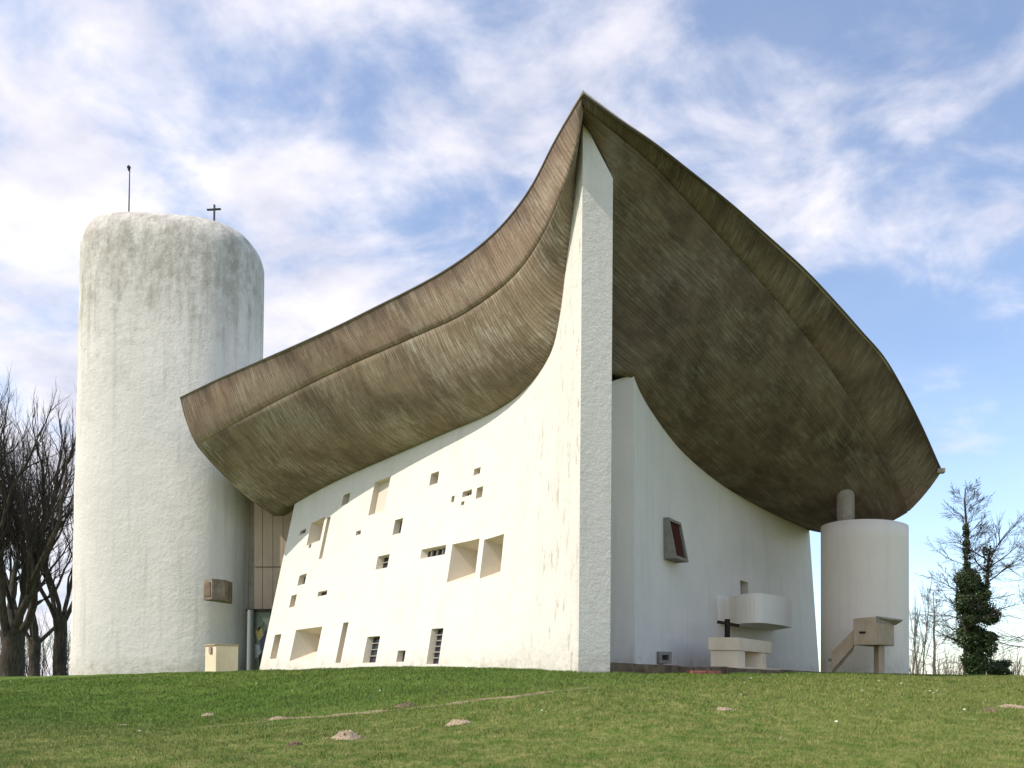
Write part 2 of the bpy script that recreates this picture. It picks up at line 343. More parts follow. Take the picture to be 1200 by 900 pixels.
def gz(x, y): return float(ground(x, y))
def ground_hit(u, v, ymin=5):
    d = ray(u, v); d = d/d.y
    for Y in np.arange(ymin, 60, 0.05):
        if gz(d.x*Y, Y) >= d.z*Y: return Vector((d.x*Y, Y, gz(d.x*Y, Y)))
    return Vector((d.x*30, 30, gz(d.x*30, 30)))
def spaced(lo, a, b, hi, step, grow=1.18):
    out = list(np.arange(a, b+step/2, step)); s = step; x = out[-1]
    while x < hi: s *= grow; x += s; out.append(x)
    s = step; x = out[0]
    while x > lo: s *= grow; x -= s; out.insert(0, x)
    return np.array(out)
gx = spaced(-900, -22, 26, 900, 0.22); gy = spaced(-300, 5, 30, 1500, 0.2)
XX, YY = np.meshgrid(gx, gy, indexing='ij'); ZZ = ground(XX, YY)
gverts = np.stack([XX, YY, ZZ], -1).reshape(-1, 3)
m, t, b = mat_base('turf', 0.95, 0.1)
geo = N(t, 'ShaderNodeNewGeometry').outputs['Position']
GR = dict(dark=(0.068, 0.140, 0.018), mid=(0.125, 0.190, 0.034), dry=(0.34, 0.31, 0.115))
def turf_color(t, geo, boost=1.0):
    big = noise_n(t, mapped(t, geo, (1, 1, 0)), 0.28, 5, 0.6); med = noise_n(t, mapped(t, geo, (1, 0.8, 0)), 3.2, 9, 0.8); fn = noise_n(t, mapped(t, geo, (1, 1, 0)), 9, 4, 0.7)
    s = t.nodes.new('ShaderNodeSeparateXYZ'); t.links.new(geo, s.inputs[0])
    c = mixc(t, ramp(t, [(0.38, g(0)), (0.66, g(1))], big).outputs[0], tuple(boost*x for x in GR['dark']), tuple(boost*x for x in GR['mid']))
    # the open lawn is drier, the bank under the walls lush
    yy = math_n(t, 'ADD', s.outputs[1], math_n(t, 'MULTIPLY', big, 5.0))
    openness = N(t, 'ShaderNodeMapRange', interpolation_type='SMOOTHSTEP', inp={'From Min': 19.5, 'From Max': 13.5, 'To Min': 0.12, 'To Max': 1.0}); t.links.new(math_n(t, 'SUBTRACT', yy, math_n(t, 'MAXIMUM', math_n(t, 'MULTIPLY', s.outputs[0], 0.9), 0.0)), openness.inputs[0])
    mm = ramp(t, [(0.42, g(0.05)), (0.60, g(0.75))], med).outputs[0]
    c = mixc(t, math_n(t, 'MULTIPLY', mm, openness.outputs[0]), c, tuple(boost*x for x in GR['dry']))
    c = mixc(t, ramp(t, [(0.35, g(0.45)), (0.6, g(0))], fn).outputs[0], c, tuple(boost*0.45*x for x in GR['dark']))
    return c
t.links.new(turf_color(t, geo), b.inputs['Base Color'])
bump(t, b, noise_n(t, geo, 18, 5, 0.8), 0.8, 0.04); M['turf'] = m
gob = mesh('lawn', [tuple(v) for v in gverts], grid_faces(len(gx), len(gy)), M['turf'], smooth=True)
tag(gob, 'green grass mound rising to the chapel', None, None, 'structure')

# path: worn earth strip across the bank
path_px = [(236, 853), (300, 847), (360, 841), (420, 836), (480, 830), (540, 824), (600, 817), (640, 811), (690, 806)]
path_c = catmull([ground_hit(*p)[:2] for p in path_px], 60)
pv = []; 
for i, (x, y) in enumerate(path_c):
    d = path_c[min(i+1, 59)]-path_c[max(i-1, 0)]; n = np.array([-d[1], d[0]])/np.linalg.norm(d)
    w = (0.04+0.10*min(1, i/18)*min(1, (59-i)/12))*(0.8+0.9*noise.noise(Vector((i*0.35, 1, 2))))
    for k in (-1, -0.4, 0.4, 1):
        q = np.array([x, y])+n*k*(w+0.05*noise.noise(Vector((i*0.9, k*3, 5)))); pv.append((q[0], q[1], gz(*q)+(0.006 if abs(k) < 1 else 0.002)))
po = mesh('path', pv, grid_faces(60, 4), M['path_soil'], smooth=True); tag(po, 'narrow worn earth path across the grass bank', None, None, 'structure')

# ------------------------------------------------------------------ the chapel
ch = empty('chapel', (0.0, 28.0, 0.2), 'white chapel with a swooping brown concrete roof and rounded tower', 'chapel')

# --- plan curves
S_bot = bez((1.62, 19.40), (-2.1, 25.2), (-10.72, 33.4))
S_top = bez((1.64, 19.40), (-0.35, 27.0), (-9.45, 34.3))
A_plan = bez((1.6, 18.6), (-3.6, 26.6), (-13.35, 32.0))
B_plan = bez((1.62, 18.78), (-3.0, 26.9), (-12.9, 32.45))
C_plan = bez((1.64, 19.35), (-0.4, 27.0), (-10.42, 35.0))
As_px = [(683, 110), (668, 135), (650, 166), (622, 220), (592, 260), (560, 290), (520, 318), (480, 340), (440, 360), (400, 380), (350, 403), (300, 425), (250, 447), (211, 466)]
Bs_px = [(683, 127), (678, 160), (668, 198), (655, 234), (640, 268), (620, 301), (600, 325), (570, 350), (535, 372), (500, 388), (450, 410), (400, 432), (350, 456), (300, 482), (260, 504), (230, 522)]
Cs_px = [(681, 144), (678, 176), (671, 246), (663, 308), (657, 360), (648, 404), (635, 430), (613, 457), (583, 479), (518, 508), (449, 538), (388, 566), (345, 590), (321, 605)]
Ae_px = [(683, 110), (724, 139.5), (768, 169), (808, 200), (856, 238.5), (900, 277), (944, 317), (984, 359.5), (1010, 389), (1036, 419), (1060.5, 460.5), (1081.5, 502.5), (1099, 542), (1103.5, 552)]
Be_px = [(684.5, 127), (724, 158), (768, 194.5), (797, 225.7), (841, 273), (878, 314), (922, 365), (966, 421), (997.5, 467.5), (1025.5, 513), (1046.5, 551.5), (1059, 579.5), (1065, 599.5)]
Ae_plan = bez((1.6, 18.6), (8.2, 22.4), (14.6, 27.0)); Be_plan = bez((1.64, 18.8), (8.2, 23.5), (13.9, 28.0))
Ce_plan = bez((3.40, 22.5), (6.3, 28.6), (12.32, 33.0))
Ce_px = [(741, 442), (752.5, 464), (770, 492), (791, 520), (815.5, 544.5), (847, 569), (882, 590), (917, 607.5), (948.5, 621.5)]
NT = 110
def line3(px, plan, n=NT): return catmull([hit(u, v, plan) for u, v in px], n)
As, Bs, Cs = line3(As_px, A_plan), line3(Bs_px, B_plan), line3(Cs_px, C_plan)
Ae, Be = line3(Ae_px, Ae_plan), line3(Be_px, Be_plan)
Ce_pts = [P(682, 144, 19.42), P(715, 205, 19.75), P(706, 290, 21.0), P(705, 380, 22.0), P(718, 436, 22.4)]+[hit(u, v, Ce_plan) for u, v in Ce_px]
Ce = catmull(Ce_pts, NT)

def profile_surf(A, B, C, bulge, sag, out, nab=9, nbc=22):
    """fascia rows A->B and soffit rows B->C (+ inward run), with metre UVs"""
    n = len(A); fas = []; sof = []; fuv = []; suv = []
    arc = np.concatenate([[0], np.cumsum(np.linalg.norm(np.diff(B, axis=0), axis=1))])
    for i in range(n):
        a, b_, c = A[i], B[i], C[i]; s = i/(n-1); o = np.array(out(s)); 
        mid = (a+b_)/2+o*bulge(s)+np.array([0, 0, -0.3])*bulge(s); ctrl = 2*mid-(a+b_)/2
        L = np.linalg.norm(a-b_)
        for k in range(nab):
            w = k/(nab-1); p = (1-w)**2*a+2*w*(1-w)*ctrl+w*w*b_
            if k == nab-1: p = p-(b_-a)/max(L, 1e-6)*min(0.03, L*0.2)
            fas.append(p); fuv.append((arc[i], w*L))
        # the groove between fascia and soffit
        inn = -o*0.035+np.array([0, 0, 0.015]); fas.append(b_+inn); fuv.append((arc[i], L+0.05))
        sof.append(b_+inn); suv.append((arc[i], 0.0))
        sg = sag(s); mid = (b_+c)/2+np.array([0, 0, -sg])+o*sg*0.3; ctrl = 2*mid-(b_+c)/2; L2 = np.linalg.norm(c-b_)
        for k in range(nbc):
            w = k/(nbc-1)
            if k == 0: w = min(0.012, 0.5/nbc)
            sof.append((1-w)**2*b_+2*w*(1-w)*ctrl+w*w*c); suv.append((arc[i], w*L2))
        inward = c-b_; inward[2] = 0; inward = inward/max(np.linalg.norm(inward), 1e-6)
        sof.append(c+inward*0.55+np.array([0, 0, 0.12])); suv.append((arc[i], L2+0.7))
    return fas, fuv, nab+1, sof, suv, nbc+2
sm = lambda s, a, b: (lambda t: t*t*(3-2*t))(min(max((s-a)/(b-a), 0), 1))
out_s = lambda s: (-0.74, -0.67, 0)
out_e = lambda s: (0.5+0.3*s, -0.85+0.5*s, 0)
fas, fuv, nf, sof, suv, ns = profile_surf(As, Bs, Cs, lambda s: 0.03+0.05*sm(s, 0.7, 1), lambda s: 0.05+0.35*sm(s, 0.0, 0.5)-0.2*sm(s, 0.7, 1), out_s)
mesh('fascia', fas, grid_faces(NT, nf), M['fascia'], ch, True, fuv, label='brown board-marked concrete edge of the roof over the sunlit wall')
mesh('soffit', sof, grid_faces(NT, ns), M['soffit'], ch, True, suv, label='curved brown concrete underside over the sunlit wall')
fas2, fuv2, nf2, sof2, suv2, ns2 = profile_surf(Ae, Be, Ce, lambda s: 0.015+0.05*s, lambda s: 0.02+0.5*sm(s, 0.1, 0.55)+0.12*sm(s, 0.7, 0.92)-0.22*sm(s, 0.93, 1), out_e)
mesh('fascia', fas2, grid_faces(NT, nf2, flip=True), M['fascia_e'], ch, True, fuv2, label='concrete edge of the roof over the outdoor altar, coloured dark as shade')
mesh('soffit', sof2, grid_faces(NT, ns2, flip=True), M['soffit_e'], ch, True, suv2, label='curved concrete underside over the outdoor altar, coloured dark as shade')
# roof skin on top, sagging between the two edges, with its end caps
tv = []; K = 72
for i in range(NT):
    for k in range(K+1):
        w = k/K; p = As[i]*(1-w)+Ae[i]*w; span = np.linalg.norm(As[i]-Ae[i])
        p = p.copy(); p[2] -= 0.04+math.sin(math.pi*w)**2*min(0.8, 0.03*span) ; tv.append(p)
tf = grid_faces(NT, K+1)
from mathutils.kdtree import KDTree
SP = [Vector((p[0], p[1], 0)) for p in sof+sof2]; SZ = [p[2] for p in sof+sof2]
for p in fas2:
    if p[1] > 25.2: SP.append(Vector((p[0], p[1], 0))); SZ.append(p[2])
kd = KDTree(len(SP))
for i, p in enumerate(SP): kd.insert(p, i)
kd.balance()
kdE = KDTree(len(fas2)); kdS = KDTree(len(fas))
for i, p in enumerate(fas2): kdE.insert(Vector((p[0], p[1], 0)), i)
for i, p in enumerate(fas): kdS.insert(Vector((p[0], p[1], 0)), i)
kdE.balance(); kdS.balance()
def lift(p, rad=0.45):
    near = kd.find_range(Vector((p[0], p[1], 0)), rad)
    if near: p[2] = max(p[2], max(SZ[i] for _, i, _d in near)+0.06)
    return p
ea, ee = [t_ for t_ in Ae], [t_ for t_ in As]
for i in range(NT):
    for k in range(1, K):
        j = i*(K+1)+k; q = tv[j].copy(); lifted = lift(q.copy(), 0.2 if i < 22 else 0.45)
        for lo, hi, kk_ in ((0.55, 1, kdE), (0, 0.45, kdS)):
            if lo <= k/K <= hi:
                n_ = kk_.find(Vector((lifted[0], lifted[1], 0)))
                if n_[2] < 0.30: lifted[2] = max(lifted[2], (fas2 if kk_ is kdE else fas)[n_[1]][2]+0.09)
        tv[j] = lifted
mesh('roof_skin', tv, tf, M['grey_con'], ch, True)
def endcap(prof, tops):
    v = list(prof)+list(tops); f = [tuple(range(len(v)))]
    return v, f
capW = [fas[(NT-1)*nf+k] for k in range(nf)]+[sof[(NT-1)*ns+k] for k in range(1, ns)]
capE = [fas2[(NT-1)*nf2+k] for k in range(nf2)]+[sof2[(NT-1)*ns2+k] for k in range(1, ns2)]
row = tv[(NT-1)*(K+1):]
# back edges of the roof: a strip rising from each end profile to the height of the eave
for capp, A1, rw, mt in ((capW, As[-1], row[:7], 'fascia'), (capE, Ae[-1], row[::-1][:7], 'fascia_e')):
    v = []
    for p in capp: v += [tuple(p), (p[0], p[1], max(p[2]+0.02, A1[2]-0.03))]
    mesh('end_cap', v, [(2*i, 2*i+2, 2*i+3, 2*i+1) for i in range(len(capp)-1)], M[mt], ch)
# thin dark coping along both upper edges
for A, o, mt in ((As, np.array(out_s(0)), 'coping'), (Ae, np.array((0.62, -0.78, 0)), 'coping')):
    v = []
    for i in range(NT):
        tg = A[min(i+1, NT-1)]-A[max(i-1, 0)]; tg = tg/np.linalg.norm(tg); oo = o-tg*(o@tg); oo = oo/np.linalg.norm(oo); up = np.cross(oo, tg); up = up if up[2] > 0 else -up
        for dx, dz in ((0.018, -0.03), (0.018, 0.015), (-0.10, 0.015), (-0.10, -0.03)): v.append(A[i]+oo*dx+up*dz)
    f = []
    for i in range(NT-1):
        for k in range(4): f.append((i*4+k, i*4+(k+1) % 4, (i+1)*4+(k+1) % 4, (i+1)*4+k))
    f += [(0, 1, 2, 3), tuple(range((NT-1)*4, NT*4))]
    mesh('coping', v, f, M[mt], ch)
# small metal spout at the far tip of the roof
tip = Vector(Ae[-1]); d = Vector((0.8, -0.2, 0)).normalized()*0.6; sd = Vector((0.2, 0.8, 0)).normalized()
v = [tip+d*a+sd*b_+Vector((0, 0, c*0.7)) for a in (-0.25, 0.14) for b_, c in ((-0.14, 0.10), (-0.11, -0.10+0.25*(a < 0)*0), (0.11, -0.10), (0.14, 0.10))]
mesh('gutter_spout', v, [(0, 4, 5, 1), (1, 5, 6, 2), (2, 6, 7, 3), (4, 7, 6, 5), (0, 1, 2, 3)], M['grey_con'], ch)

# --- walls: ruled surfaces with real openings
class WallSurf:
    def __init__(s, bot, top, n=240):
        s.bot = bot; s.top = top; s.n = n
    def at(s, a, h):
        x = min(max(a, 0), 1)*(s.n-1); i = min(int(x), s.n-2); w = x-i
        b_ = s.bot[i]*(1-w)+s.bot[i+1]*w; t_ = s.top[i]*(1-w)+s.top[i+1]*w
        return b_*(1-h)+t_*h
    def inv(s, u, v):
        best = None
        for a in np.linspace(0, 1, 61):
            for h in np.linspace(0, 1, 31):
                q = proj(s.at(a, h)); e = (q[0]-u)**2+(q[1]-v)**2
                if best is None or e < best[0]: best = (e, a, h)
        _, a, h = best
        for _ in range(12):
            q = proj(s.at(a, h)); e = 1e-3; a2 = a-e if a > 0.5 else a+e; h2 = h-e
            qa = proj(s.at(a2, h)); qh = proj(s.at(a, h2)); 
            J = np.array([[(qa[0]-q[0])/(a2-a), (qh[0]-q[0])/(h2-h)], [(qa[1]-q[1])/(a2-a), (qh[1]-q[1])/(h2-h)]])
            da, dh = np.linalg.solve(J, [u-q[0], v-q[1]]); a = min(max(a+da, 0.001), 0.999); h = min(max(h+dh, 0.0), 0.999)
        return a, h
    def normal(s, a, h):
        e = 1e-3; d1 = s.at(min(a+e, 1), h)-s.at(max(a-e, 0), h); d2 = s.at(a, min(h+e, 1))-s.at(a, max(h-e, 0)); n = np.cross(d1, d2); n[2] = 0; return n/np.linalg.norm(n)
def wall_mesh(ws, holes, na, nh, thick, mat, name, label, flip=False, wob=0.0):
    av = sorted(set(list(np.round(np.linspace(0, 1, na), 5))+[round(x, 5) for h in holes for x in h[:2]]))
    hv = sorted(set(list(np.round(np.linspace(0, 1, nh), 5))+[round(x, 5) for h in holes for x in h[2:4]]))
    V = [ws.at(a, h) for a in av for h in hv]; nH = len(hv); Fc = []
    for i in range(len(av)-1):
        for j in range(nH-1):
            am, hm = (av[i]+av[i+1])/2, (hv[j]+hv[j+1])/2
            if any(h[0] < am < h[1] and h[2] < hm < h[3] for h in holes): continue
            q = (i*nH+j, (i+1)*nH+j, (i+1)*nH+j+1, i*nH+j+1); Fc.append(q[::-1] if flip else q)
    ob = mesh(name, V, Fc, mat, ch, True, label=label)
    return ob
def window(ws, hole, depth, sx, sz, shift=(0, 0), bars=None, pane='glass', sgn=1, noglass=False):
    """a splayed opening: part window (its reveals) with a pane and glazing bars"""
    a0, a1, h0, h1 = hole; am, hm = (a0+a1)/2, (h0+h1)/2
    n = -ws.normal(am, hm)*sgn          # inward
    rim = [ws.at(a0+(a1-a0)*k/5, h0) for k in range(5)]+[ws.at(a1, h0+(h1-h0)*k/5) for k in range(5)]+[ws.at(a1-(a1-a0)*k/5, h1) for k in range(5)]+[ws.at(a0, h1-(h1-h0)*k/5) for k in range(5)]
    c = sum(rim)/20; T = ws.at(a1, hm)-ws.at(a0, hm); wT = np.linalg.norm(T); T = T/wT; Z = np.array([0, 0, 1.0]); hz = (ws.at(am, h1)-ws.at(am, h0))
    inner = []
    for p in rim:
        d = p-c; x = d@T; w = d-T*x; q = c+T*(x*sx+shift[0]*wT)+w*sz+hz*shift[1]+n*depth; inner.append(q)
    V = rim+inner; Fc = [(i, (i+1) % 20, 20+(i+1) % 20, 20+i) for i in range(20)]
    wn = mesh('window', V, Fc, M['reveal'], ch)
    ic = sum(inner)/20
    I = [inner[0], inner[5], inner[10], inner[15]]
    back = n*0.02
    pv = [p-back*0 for p in I]+[p+n*0.03 for p in I]
    mesh('pane', pv, [(0, 1, 2, 3), (7, 6, 5, 4), (0, 4, 5, 1), (1, 5, 6, 2), (2, 6, 7, 3), (3, 7, 4, 0)], M[pane], wn)
    if bars:
        nv_, nh_ = bars
        ex = I[1]-I[0]; ez = I[3]-I[0]; lx = np.linalg.norm(ex); lz = np.linalg.norm(ez); bw = 0.04
        for k in range(1, nh_+1):
            cc_ = I[0]+ex*0.5+ez*(k/(nh_+1))-n*0.045; v, f = obox(cc_, ex, np.cross(ex, ez), ez, lx, 0.05, bw); mesh('glazing_bar', v, f, M['bar'], wn)
        for k in range(1, nv_+1):
            cc_ = I[0]+ex*(k/(nv_+1))+ez*0.5-n*0.047; v, f = obox(cc_, ex, np.cross(ex, ez), ez, bw, 0.072, lz); mesh('glazing_bar', v, f, M['bar'], wn)
    return wn
def top_of(px, plan_curve, npt, end_extra=0):
    pts = catmull([hit(u, v, plan_curve) for u, v in px], npt); return pts
# south wall: top follows the roof line a little way into the shell
tl = catmull([hit(u, v, S_top) for u, v in Cs_px[:-2]]+[hit(343, 592, S_top)], 400)
Ns = 240; st = []; sb = []
for i in range(Ns):
    s = i/(Ns-1); x, y = [np.interp(s, np.linspace(0, 1, 400), S_top[:, k]) for k in (0, 1)]
    k = int(np.argmin((tl[:, 0]-x)**2+(tl[:, 1]-y)**2)); st.append(np.array([x, y, tl[k, 2]]))
    x, y = [np.interp(s, np.linspace(0, 1, 400), S_bot[:, k]) for k in (0, 1)]; sb.append(np.array([x, y, -0.15]))
# tl is dense in arc length but not in plan near the prow: keep the height smooth there
stz = np.array([p[2] for p in st]); kk = np.ones(5)/5; zsm = np.convolve(np.pad(stz, 2, mode='edge'), kk, 'valid')
for i in range(3, Ns): st[i][2] = zsm[i]+0.12*min(1, i/20)
WS = WallSurf(np.array(sb), np.array(st), Ns)
Z3 = lambda l, r, t_, b_: (280+l/3, 280+r/3, 520+t_/3, 520+b_/3)
wins = [ # zoomed left, right, top, bottom, depth, sx, sz, shift, bars
 (365, 387, 178, 212, .35, .9, .9, (0, 0), None), (468, 520, 130, 240, .22, .95, .92, (0, 0), None), (673, 700, 102, 142, .5, .8, .8, (0, 0), None),
 (826, 848, 86, 108, .4, .8, .8, (0, 0), None), (835, 856, 153, 190, .35, .85, .85, (0, 0), None), (786, 818, 165, 184, .35, .9, .8, (0, 0), (1, 0)),
 (747, 757, 184, 205, .25, .9, .9, (0, 0), None), (781, 792, 203, 216, .25, .9, .9, (0, 0), None), (545, 572, 266, 316, .45, .8, .85, (0, 0), None),
 (412, 428, 306, 320, .3, .9, .9, (0, 0), None), (485, 525, 393, 438, .45, .85, .8, (-.06, 0), (0, 1)), (641, 725, 364, 396, .42, .92, .7, (-.04, -.05), (3, 0)),
 (742, 836, 346, 480, 1.25, .30, .34, (.1, .12), None), (855, 924, 330, 466, 1.2, .28, .34, (.1, .1), None), (215, 234, 304, 317, .3, .9, .9, (0, 0), None),
 (246, 254, 354, 366, .25, .9, .9, (0, 0), None), (248, 292, 272, 345, .75, .35, .4, (.05, .1), None), (296, 307, 264, 400, .3, .8, .95, (0, 0), None),
 (210, 234, 461, 495, .45, .85, .8, (0, 0), None), (181, 199, 533, 573, .4, .85, .85, (0, 0), None), (278, 309, 518, 534, .3, .9, .85, (0, 0), None),
 (118, 140, 672, 755, .5, .8, .9, (0, 0), None), (190, 280, 650, 762, 1.2, .30, .35, (.1, .12), None), (353, 371, 630, 770, .5, .7, .95, (0, 0), None),
 (443, 488, 678, 770, .42, .85, .96, (-.05, 0), (0, 3)), (556, 583, 727, 767, .38, .85, .92, (-.05, 0), None), (668, 710, 650, 775, .40, .85, .97, (-.05, 0), (0, 5))]
holes = []
for w in wins:
    l, r, t_, b_ = Z3(*w[:4]); um, vm = (l+r)/2, (t_+b_)/2
    aL, _ = WS.inv(l, vm); aR, _ = WS.inv(r, vm); _, hT = WS.inv(um, t_); _, hB = WS.inv(um, b_)
    holes.append((min(aL, aR), max(aL, aR), min(hB, hT), max(hB, hT)))
holes = [tuple(round(x, 5) for x in h) for h in holes]
wall_mesh(WS, holes, 110, 60, 0.8, M['south'], 'wall', 'curved sunlit white wall pierced by many small windows', flip=True)
for w, h in zip(wins, holes):
    window(WS, h, w[4]*(1 if wins.index(w) in (0, 1, 4, 12, 13, 16, 17, 19, 21, 22, 23) else 0.5), w[5], w[6], w[7], w[8], sgn=-1, pane='reveal' if wins.index(w) in (0, 1, 4, 12, 13, 16, 17, 19, 21, 22, 23) else 'glass')
# closing faces of the south wall: prow end, inner face, far end
pr0b = np.array(sb[0]); pr0t = np.array([st[0][0], st[0][1], Cs[0][2]])
prR = P(716, 600, 19.62); prRt = P(715.5, 209, 19.62)
prn = 40; V = []; 
for j in range(prn+1):
    w = j/prn; zt0 = pr0t[2]; zt1 = prRt.z
    for k in range(7):
        q = k/6; x = pr0b[0]*(1-w)+pr0t[0]*w; y = pr0b[1]*(1-w)+pr0t[1]*w
        X = x*(1-q)+prR.x*q; Y_ = y*(1-q)+prR.y*q; zt = zt0*(1-q)+zt1*q; V.append((X, Y_, -0.15*(1-w)+zt*w))
Fc = grid_faces(prn+1, 7)
nb = len(V)
inner_c = [(prR.x, prR.y), (prR.x+0.02, 20.6), (2.0, 22.2), (1.1, 24.5), (-1.2, 27.6), (-4.8, 31.0), (-8.9, 34.3)]
inn = catmull(inner_c, 40); ztops = np.interp(np.linspace(0, 1, 40), np.linspace(0, 1, Ns), [p[2] for p in st])
ztops[0] = prRt.z
for i in range(1, 6): ztops[i] = min(ztops[i], prRt.z-0.35*i)
for i, (x, y) in enumerate(inn): V += [(x, y, -0.15), (x, y, ztops[i]-0.1 if i else prRt.z)]
for i in range(39): a = nb+2*i; Fc.append((a, a+2, a+3, a+1))
e0 = len(V); V += [tuple(sb[-1]), tuple(st[-1])]; a = nb+2*39; Fc.append((a, e0, e0+1, a+1))
mesh('prow', V, Fc, M['prow'], ch, False, label='tall narrow shaded end face of the wall under the roof point')
# small edge chips down the prow arris
# east wall
E_bot = bez((3.47, 22.45), (6.3, 28.4), (12.66, 32.7)); Ne = 160
E_top = Ce_plan
tle = catmull([hit(u, v, Ce_plan) for u, v in Ce_px], 400)
eb = []; et = []
for i in range(Ne):
    s = i/(Ne-1); x, y = [np.interp(s, np.linspace(0, 1, 400), E_top[:, k]) for k in (0, 1)]
    k = int(np.argmin((tle[:, 0]-x)**2+(tle[:, 1]-y)**2)); et.append(np.array([x, y, tle[k, 2]+0.10]))
    x, y = [np.interp(s, np.linspace(0, 1, 400), E_bot[:, k]) for k in (0, 1)]; eb.append(np.array([x, y, 0.1]))
ez_ = np.convolve(np.pad([p[2] for p in et], 3, mode='edge'), np.ones(7)/7, 'valid')
for i in range(3, Ne-3): et[i][2] = ez_[i]
WE = WallSurf(np.array(eb), np.array(et), Ne)
Z7 = lambda l, r, t_, b_: (820+l/4.615, 820+r/4.615, 660+t_/4.615, 660+b_/4.615)
def hole_px(ws, l, r, t_, b_):
    um, vm = (l+r)/2, (t_+b_)/2
    aL, _ = ws.inv(l, vm); aR, _ = ws.inv(r, vm); _, hT = ws.inv(um, t_); _, hB = ws.inv(um, b_)
    return tuple(round(x, 5) for x in (min(aL, aR), max(aL, aR), min(hB, hT), max(hB, hT)))
eh = [hole_px(WE, *Z7(220, 262, 98, 175))]
wall_mesh(WE, eh, 60, 30, 0.8, M['east'], 'wall', 'shaded concave white wall behind the outdoor altar')
window(WE, eh[0], 0.45, 0.85, 0.85, sgn=1)
# its near end face, inner face and far end
V = []; Fc = []
e0b, e0t = Vector(eb[0]), Vector(et[0]); L0 = P(700, 600, 22.75)
V = [e0b, (L0.x, L0.y, 0.1), (L0.x, L0.y, e0t.z-0.25), e0t]; Fc = [(0, 3, 2, 1)]
inn = catmull([(L0.x, L0.y), (3.3, 25.0), (5.6, 29.0), (8.8, 32.0), (12.3, 33.7)], 24)
for i, (x, y) in enumerate(inn): V += [(x, y, 0.1), (x, y, et[min(Ne-1, int(i/23*(Ne-1)))][2]+0.05)]
for i in range(23): a = 4+2*i; Fc.append((a, a+1, a+3, a+2))
k = len(V); V += [eb[-1], et[-1]]; a = 4+46; Fc.append((a, a+1, k+1, k))
mesh('wall_end', V, Fc, M['east'], ch, label='narrow end face of the altar wall beside the prow')
# hidden walls closing the far side so that the building stands complete
nw = catmull([(12.3, 33.7), (11.0, 38), (4, 43), (-4, 44.0), (-9.5, 43), (-12.2, 40.2)], 30)
V = []
for i, (x, y) in enumerate(nw): V += [(x, y, -0.2), (x, y, 6.2 if i < 29 else 6.2)]
mesh('wall', V, [(2*i, 2*i+1, 2*i+3, 2*i+2) for i in range(29)], M['east'], ch, label='plain white wall on the far side')
rv = []; edge = [np.array(r_) for r_ in row]
for i in range(25):
    w = i/24; x, y = [np.interp(1-w, np.linspace(0, 1, 30), nw[:, k]) for k in (0, 1)]
    for j in range(25):
        q = edge[3*i]*(1-j/24)+np.array([x, y, 7.4])*(j/24); rv.append(lift(q) if 0 < j and 0 < i < 24 else q)
mesh('roof_skin', rv, grid_faces(25, 25), M['grey_con'], ch)
V = []
for i, (x, y) in enumerate(nw): V += [(x, y, 6.0), (x, y, 7.45)]
mesh('parapet', V, [(2*i, 2*i+1, 2*i+3, 2*i+2) for i in range(29)], M['grey_con'], ch)

# --- the tall tower
TC = Vector((-16.30, 38.0)); TR = 4.07
def tower_ring(z, r, n=96):
    out = []
    for k in range(n):
        a = 2*math.pi*k/n; c, s_ = math.cos(a), math.sin(a)
        e = 3.2; rr = r/((abs(c)**e+abs(s_)**e)**(1/e))
        rr = rr*0.85+r*0.15; x = rr*c; y = 0.66*rr*s_; ct, st_ = math.cos(0.0), math.sin(0.0)
        out.append((TC.x+x*ct-y*st_, TC.y+x*st_+y*ct, z-max(0, (z-(ztop-3.5))/3.5)*(0.06*x-0.14*y)))
    return out
ztop = zpix(200, 252, 36.2)+0.30; prof = [(-0.6, 0)]+[(z, 0) for z in np.linspace(0, ztop-2.0, 60)]
rings = []; n = 96; Rc = 1.3; Rz = 1.6
zs = []
for z, _ in prof: zs.append((z, TR))
for k in range(1, 15):
    a = k/14*math.pi/2; zs.append((ztop-Rz+Rz*math.sin(a)-0.02, TR-Rc*(1-math.cos(a))))
for q in (0.75, 0.5, 0.25, 0.05): zs.append((ztop+0.06*(1-q), (TR-Rc)*q))
V = []
for i, (z, r) in enumerate(zs):
    for (x, y, z_) in tower_ring(z, r, n):
        wv = 0.02*noise.noise(Vector((x*0.5, y*0.5, z*0.4)))
        tz = max(0, (z-(ztop-3.5))/3.5); V.append((x+wv-0.12-0.03*(1-z/20), y+wv, z_))
Fc = []
for i in range(len(zs)-1):
    for k in range(n): Fc.append((i*n+k, i*n+(k+1) % n, (i+1)*n+(k+1) % n, (i+1)*n+k))
Fc.append(tuple(range((len(zs)-1)*n, len(zs)*n)))
tw = mesh('tower', V, Fc, M['tower'], ch, True, label='tall rounded white tower with grime on its shoulders')
rb = P(151, 249, 36.0); v, f = tube([rb-Vector((0, 0, 0.6)), rb+Vector((0, 0, 1.0)), rb+Vector((0.0, 0, P(151, 195, 36.0).z-rb.z))], [0.035, 0.028, 0.022], 8)
v2, f2 = tube([P(151, 198, 36)+Vector((0, 0, -0.1)), P(151, 196, 36), P(151, 193.5, 36)], [0.02, 0.09, 0.02], 8)
mesh('lightning_rod', v+v2, f+[tuple(i+len(v) for i in q) for q in f2], M['iron'], tw)
cb = P(251, 240, 36.5); foot = P(251, 275, 36.5)
v, f = obox((cb+foot)/2, (1, 0, 0), (0, 1, 0), (0, 0, 1), 0.07, 0.07, (cb-foot).length)
v2, f2 = obox(P(250.7, 245.5, 36.5), (1, 0.3, 0.26), (0, 1, 0), (-0.26, 0, 1), 0.62, 0.075, 0.065)
mesh('cross', v+v2, f+[tuple(i+len(v) for i in q) for q in f2], M['iron'], tw, label='small iron cross on top of the tower')
